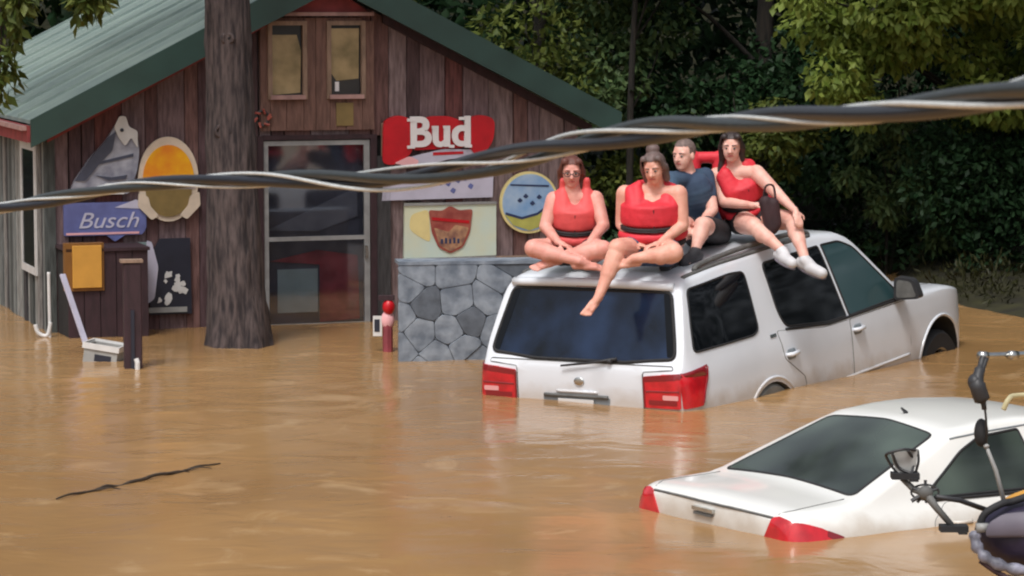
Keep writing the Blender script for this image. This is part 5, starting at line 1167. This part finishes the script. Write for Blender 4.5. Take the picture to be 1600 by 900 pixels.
def leaves(cl, n, size, m, parent, name='crown', droop=.4, flat=1.0, aspect=.55):
    """cl: (x,y,z,rx,ry,rz) clumps; n leaves in total, each a folded kite"""
    W = np.array([c[3] * c[4] * c[5] for c in cl]) ** .66; W = W / W.sum(); k = np.random.choice(len(cl), n, p=W); c = np.array(cl)[k]
    d = np.random.normal(size=(n, 3)); d /= np.linalg.norm(d, axis=1)[:, None]; rr = np.random.uniform(.35, 1.0, n) ** .5
    P = c[:, :3] + d * c[:, 3:6] * rr[:, None] + np.random.normal(scale=.03, size=(n, 3))
    sz = size * np.random.uniform(.55, 1.25, n)
    ax = d * .6 + np.random.normal(scale=.6, size=(n, 3)); ax[:, 2] -= droop; ax /= np.linalg.norm(ax, axis=1)[:, None]
    up = np.random.normal(scale=.5, size=(n, 3)) + d * .4; up[:, 2] += .9; sd_ = np.cross(ax, up); sd_ /= np.linalg.norm(sd_, axis=1)[:, None] + 1e-9; nn = np.cross(sd_, ax)
    a = P; b = P + ax * sz[:, None] * .45 + sd_ * sz[:, None] * aspect * .5 - nn * sz[:, None] * .06; e = P + ax * sz[:, None]; f = P + ax * sz[:, None] * .45 - sd_ * sz[:, None] * aspect * .5 - nn * sz[:, None] * .06
    V = np.stack([a, b, e, f], 1).reshape(-1, 3); I = np.arange(n)[:, None] * 4; T = np.concatenate([I + [0, 1, 2], I + [0, 2, 3]], 1).reshape(-1, 3)
    me_ = bpy.data.meshes.new(name); me_.vertices.add(len(V)); me_.vertices.foreach_set('co', V.ravel().astype(np.float32))
    me_.loops.add(T.size); me_.loops.foreach_set('vertex_index', T.ravel().astype(np.int32)); me_.polygons.add(len(T)); me_.polygons.foreach_set('loop_start', np.arange(0, T.size, 3, dtype=np.int32)); me_.polygons.foreach_set('loop_total', np.full(len(T), 3, dtype=np.int32))
    me_.update(calc_edges=True); return wpart(name, me_, m, parent)
def limbs(bm, base, h, r, cl, lean=(0, 0), nl=8):
    top = base + Vector((lean[0], lean[1], h)); P = catmull([base + Vector((0, 0, -1.2)), base + Vector((lean[0] * .1, 0, h * .25)), base + Vector((lean[0] * .4 + .08, lean[1] * .4, h * .6)), top], 6)
    n = len(P); tube(bm, P, [r * (1.25 - .95 * i / (n - 1)) for i in range(n)], 10)
    for c in random.sample(cl, min(nl, len(cl))):
        c = Vector(c[:3]); i = min(n - 2, max(3, int(n * min(.95, max(.15, (c.z - .6) / h)))))
        s0 = P[i]; m_ = s0.lerp(c, .5) + Vector((random.uniform(-.2, .2), random.uniform(-.2, .2), .15)); rb_ = r * .35
        tube(bm, catmull([s0, m_, c], 4), [rb_ * (1 - .8 * j / 8) for j in range(9)], 6)
def tree(name, label, cat, base, h, r, cl, n, size, m, bark, group=None, lean=(0, 0), nl=10, droop=.4, aspect=.55):
    r *= .6; base = Vector(base); t = thing(name, label, cat, base, group=group)
    bm = bmesh.new(); limbs(bm, base, h, r, cl, lean, nl); wpart('trunk', bm, bark, t, True)
    leaves(cl, n, size, m, t, 'crown', droop, aspect=aspect); return t
def cloud(x0, x1, y0, y1, z0, z1, n, r0, r1):
    return [(random.uniform(x0, x1), random.uniform(y0, y1), random.uniform(z0, z1), *(random.uniform(r0, r1) * q for q in (1.15, 1.0, .75))) for _ in range(n)]
random.seed(11); np.random.seed(11)
G1 = 'leafy trees on the bank behind the cabin'
tree('tree', 'olive green tree just behind the right end of the cabin roof', 'tree', (.3, 34.5, .2), 7, .16, cloud(-1.4, 1.3, 33.2, 35.5, .6, 6.5, 46, .3, .62), 15000, .11, L_OL, M['bark2'], G1)
tree('tree', 'tree with grey green leaves and a thin dark trunk right of the roof tip', 'tree', (1.35, 33.6, .2), 6.5, .07, cloud(.7, 2.0, 33.4, 35, 1.1, 6, 26, .25, .5), 9000, .11, L_SG, M['bark2'], G1)
tree('tree', 'dense dark blue green tree behind the people on the roof', 'tree', (3.0, 35.2, .25), 8, .2, cloud(1.6, 4.2, 34, 36.5, .7, 7.5, 55, .35, .7), 20000, .12, L_DK, M['bark2'], G1)
tree('tree', 'yellow green tree with bright drooping leaf sprays at the upper right', 'tree', (5.6, 33.9, .2), 7.5, .15, cloud(3.0, 5.0, 31.4, 32.6, 2.0, 4.6, 34, .2, .42) + cloud(4.8, 6.6, 31.4, 33.2, 1.75, 6.5, 40, .25, .5), 24000, .125, L_YG, M['bark2'], G1, droop=.8)
tree('tree', 'dark tree at the far right edge above the pale curb', 'tree', (6.6, 36, .3), 8, .2, cloud(4.6, 8.2, 35, 37, .5, 7.5, 50, .35, .7), 16000, .12, L_DK, M['bark2'], G1)
sp = cloud(3.75, 4.5, 32.5, 33.3, .75, 2.0, 13, .10, .22) + cloud(4.2, 5.0, 32.6, 33.2, .35, .9, 6, .1, .18)
tree('sapling', 'thin sapling with hanging olive sprays beyond the front of the white vehicle', 'sapling', (4.25, 33.3, .1), 2.6, .03, sp, 2600, .11, L_SG, M['bark2'], None, (.1, 0), 12, .9, .45)
sp = cloud(1.9, 3.2, 32.6, 33.4, .5, 1.9, 14, .12, .28)
tree('shrub', 'low olive shrub between the seated people and the bank', 'shrub', (2.5, 33.3, .1), 1.9, .03, sp, 2600, .10, L_OL, M['bark2'], None, (0, 0), 10, .6)
for k, (x, y, lb) in enumerate(((-6.5, 37, 'green tree rising behind the far left of the cabin'), (-2.5, 38, 'green tree rising behind the middle of the cabin'), (9.5, 35, 'green tree beyond the right edge of the picture'))):
    tree('tree', lb, 'tree', (x, y, .5), 9, .2, cloud(x - 2.2, x + 2.2, y - 1.4, y + 1.6, 1.2, 8.5, 40, .5, .95), 9000, .17, L_OL if k else L_DK, M['bark2'], G1)
tree('tree', 'unseen tall tree added to shade the flooded bank near the right edge', 'tree', (8.8, 30.5, -.3), 8, .22, cloud(3.6, 9.5, 28.2, 32.6, 4.6, 8.0, 60, .5, .95), 15000, .16, L_DK, M['bark2'], G1)  # canopy above the view, added to block sky over the far water
for k, (x, y, lb) in enumerate(((5.3, 32.4, 'dark rounded shrub on the bank beyond the bonnet of the big white vehicle'), (6.6, 31.6, 'dark shrub at the right edge above the muddy bank'), (4.2, 34.2, 'dark shrub behind the hanging olive sprays of the sapling'), (8.0, 32.0, 'dark shrub just beyond the right edge of the picture'))):
    tree('shrub', lb, 'shrub', (x, y, .0), 1.6, .05, cloud(x - .8, x + .8, y - .4, y + .5, .15, 1.7, 22, .25, .45), 8000, .10, L_DK, M['bark2'], 'dark shrubs along the flooded bank', nl=8)
# the wood behind, one mass
wood = bpy.data.objects.new('woodland', None)
bpy.data.objects.remove(wood)
wt_ = thing('woodland', None, None, (0, 42, 0))
o = leaves(cloud(-12, 16, 36.4, 40, .2, 9.5, 420, .7, 1.3), 72000, .24, L_DK, wt_, 'woodland'); M_ = o.matrix_world.copy(); o.parent = None; o.location = (0, 42, 0); bpy.data.objects.remove(wt_); o.name = 'woodland'
tag(o, kind='stuff'); tag(o, 'dense dark woodland closing the background', 'woodland')
o = leaves(cloud(.5, 8.5, 32.5, 34.2, -.1, .25, 60, .2, .45), 5200, .10, L_OL, None, 'undergrowth') if False else None
ug = thing('x', None, None, (0, 33, 0)); o = leaves(cloud(1.0, 9.5, 33.0, 35.2, .0, .35, 70, .2, .45), 7000, .11, L_DK, ug, 'undergrowth'); o.parent = None; o.location = (0, 33, 0); bpy.data.objects.remove(ug)
tag(o, 'low dark undergrowth along the flooded bank', 'undergrowth', kind='stuff')
ug = thing('x', None, None, (12, 26, 0)); o = leaves(cloud(9.2, 15, 17, 33, .1, 8.5, 260, .7, 1.3), 30000, .24, L_DK, ug, 'unseen_woodland'); o.parent = None; o.location = (12, 26, 0); bpy.data.objects.remove(ug)  # leaf mass out of view, added to darken reflections in the side windows
tag(o, 'unseen dark woodland added at the right to darken the window reflections', 'woodland', kind='stuff')
ug = thing('x', None, None, (7, 30, 0)); o = leaves(cloud(4.6, 9.0, 28.2, 33, -.05, .22, 130, .15, .4), 7000, .10, leaf_mat('dark_olive_weeds', (.014, .014, .004), (.03, .032, .010), .1), ug, 'bank_weeds', droop=-.6, aspect=.25); o.parent = None; o.location = (7, 30, 0); bpy.data.objects.remove(ug)
tag(o, 'dark low weeds on the muddy bank', 'weeds', kind='stuff')
# pale curb on the far bank
p = place(1565, 440, 32.4)
s = thing('concrete_curb', 'pale concrete curb on the far bank at the right edge', 'curb', p)
bm = bmesh.new(); bxx(bm, -.28, .1, -.05, .15, -.05, .02); bxx(bm, .13, .6, -.05, .15, -.05, .025); bxx(bm, -.1, .6, -.02, .12, -.2, -.06); obj('curb_stone', bm, M['concrete'], s)

# big furrowed trunk in front of the cabin
D = 26.4
s = thing('tree', 'thick furrowed grey brown trunk standing in front of the cabin left of the door', 'tree', (place(373, 540, D).x, D, 0))
P = [place(376, 640, D), place(374, 560, D), place(372, 500, D), place(366, 380, D), place(362, 250, D), place(357, 100, D), place(352, -40, D)] ; P += [P[-1] + Vector((-.15, 0, 1.5)), P[-1] + Vector((-.1, .2, 3.4))]
RR = [.36, .285, .262, .24, .225, .205, .205, .17, .1]
PP = catmull(P, 12); nP = len(PP); bm = bmesh.new(); seg = 40; rings = []
for i, p in enumerate(PP):
    u_ = i / (nP - 1) * (len(RR) - 1); k = min(int(u_), len(RR) - 2); r_ = RR[k] + (RR[k + 1] - RR[k]) * (u_ - k); ring = []
    for j in range(seg):
        a = 2 * PI * j / seg; rg = abs(noise.noise((math.cos(a) * 5, math.sin(a) * 5, p.z * 1.1))) * .6 + abs(noise.noise((math.cos(a) * 8, math.sin(a) * 8, p.z * 2.2))) * .25
        rr_ = r_ * (1.06 - .42 * rg) + (.05 * max(0, 1 - p.z / .5) * (.5 + .5 * math.sin(a * 5)) if p.z < .5 else 0)
        ring.append(bm.verts.new(p + Vector((rr_ * math.cos(a), rr_ * math.sin(a), 0))))
    rings.append(ring)
for A, B in zip(rings, rings[1:]):
    for j in range(seg): bm.faces.new((A[j], A[(j + 1) % seg], B[(j + 1) % seg], B[j]))
bm.faces.new(list(reversed(rings[0]))); bm.faces.new(rings[-1])
trk = wpart('trunk', bm, M['bark'], s, True)
for (x, y, r_) in ((356, 60, .05), (348, 205, .065)):
    bm = bmesh.new(); q = place(x, y, D - .20); tube(bm, [q + Vector((r_ * math.cos(t), -.01 * math.cos(t * 2), r_ * .8 * math.sin(t))) for t in [2 * PI * i / 14 for i in range(14)]], .018, 7, closed=True); kn = wpart('knot', bm, M['bark'], trk, True)
    bm = bmesh.new(); ell(bm, q + Vector((0, .02, 0)), (r_ * .8, .03, r_ * .6)); wpart('knot_hollow', bm, M['dark'], kn, True)
base = P[-2]
bm = bmesh.new()
cl = cloud(-5.8, .5, 24.5, 28.5, 5.2, 8.0, 34, .4, .8) 
twigs = [(-5.05, 24.6, 3.7), (-3.55, 24.4, 3.65)]
for c in cl[::3] + twigs: tube(bm, catmull([base, base.lerp(Vector(c[:3]), .5) + Vector((0, 0, .6)), Vector(c[:3])], 4), [.09 * (1 - .85 * j / 8) for j in range(9)], 6)
wpart('limb', bm, M['bark'], s, True)
leaves(cl, 9000, .14, L_OL, s, 'crown', .5)

# hanging sprays over the roof at the top left
for (px, py, w_, h_) in ((8, 30, .13, .55), (0, 110, .12, .35), (134, 8, .10, .28), (150, -15, .12, .16), (30, -10, .2, .2)):
    q = place(px, py, 24.5); bm = bmesh.new(); tube(bm, catmull([q + Vector((.05, 0, 1.6)), q + Vector((.03, 0, .8)), q, q + Vector((0, 0, -h_ * .6))], 4), [.02 * (1 - .06 * j) for j in range(13)], 5); sp_ = wpart('hanging_twig', bm, M['bark'], s)
    sp2 = leaves([(q.x + random.uniform(-.05, .05), q.y, q.z + random.uniform(-h_, h_) * .5, w_ * .8, .15, h_ * .45) for _ in range(4)], 160, .12, L_OL, sp_, 'leaf_spray', 1.0, aspect=.5); sp2['kind'] = 'stuff'
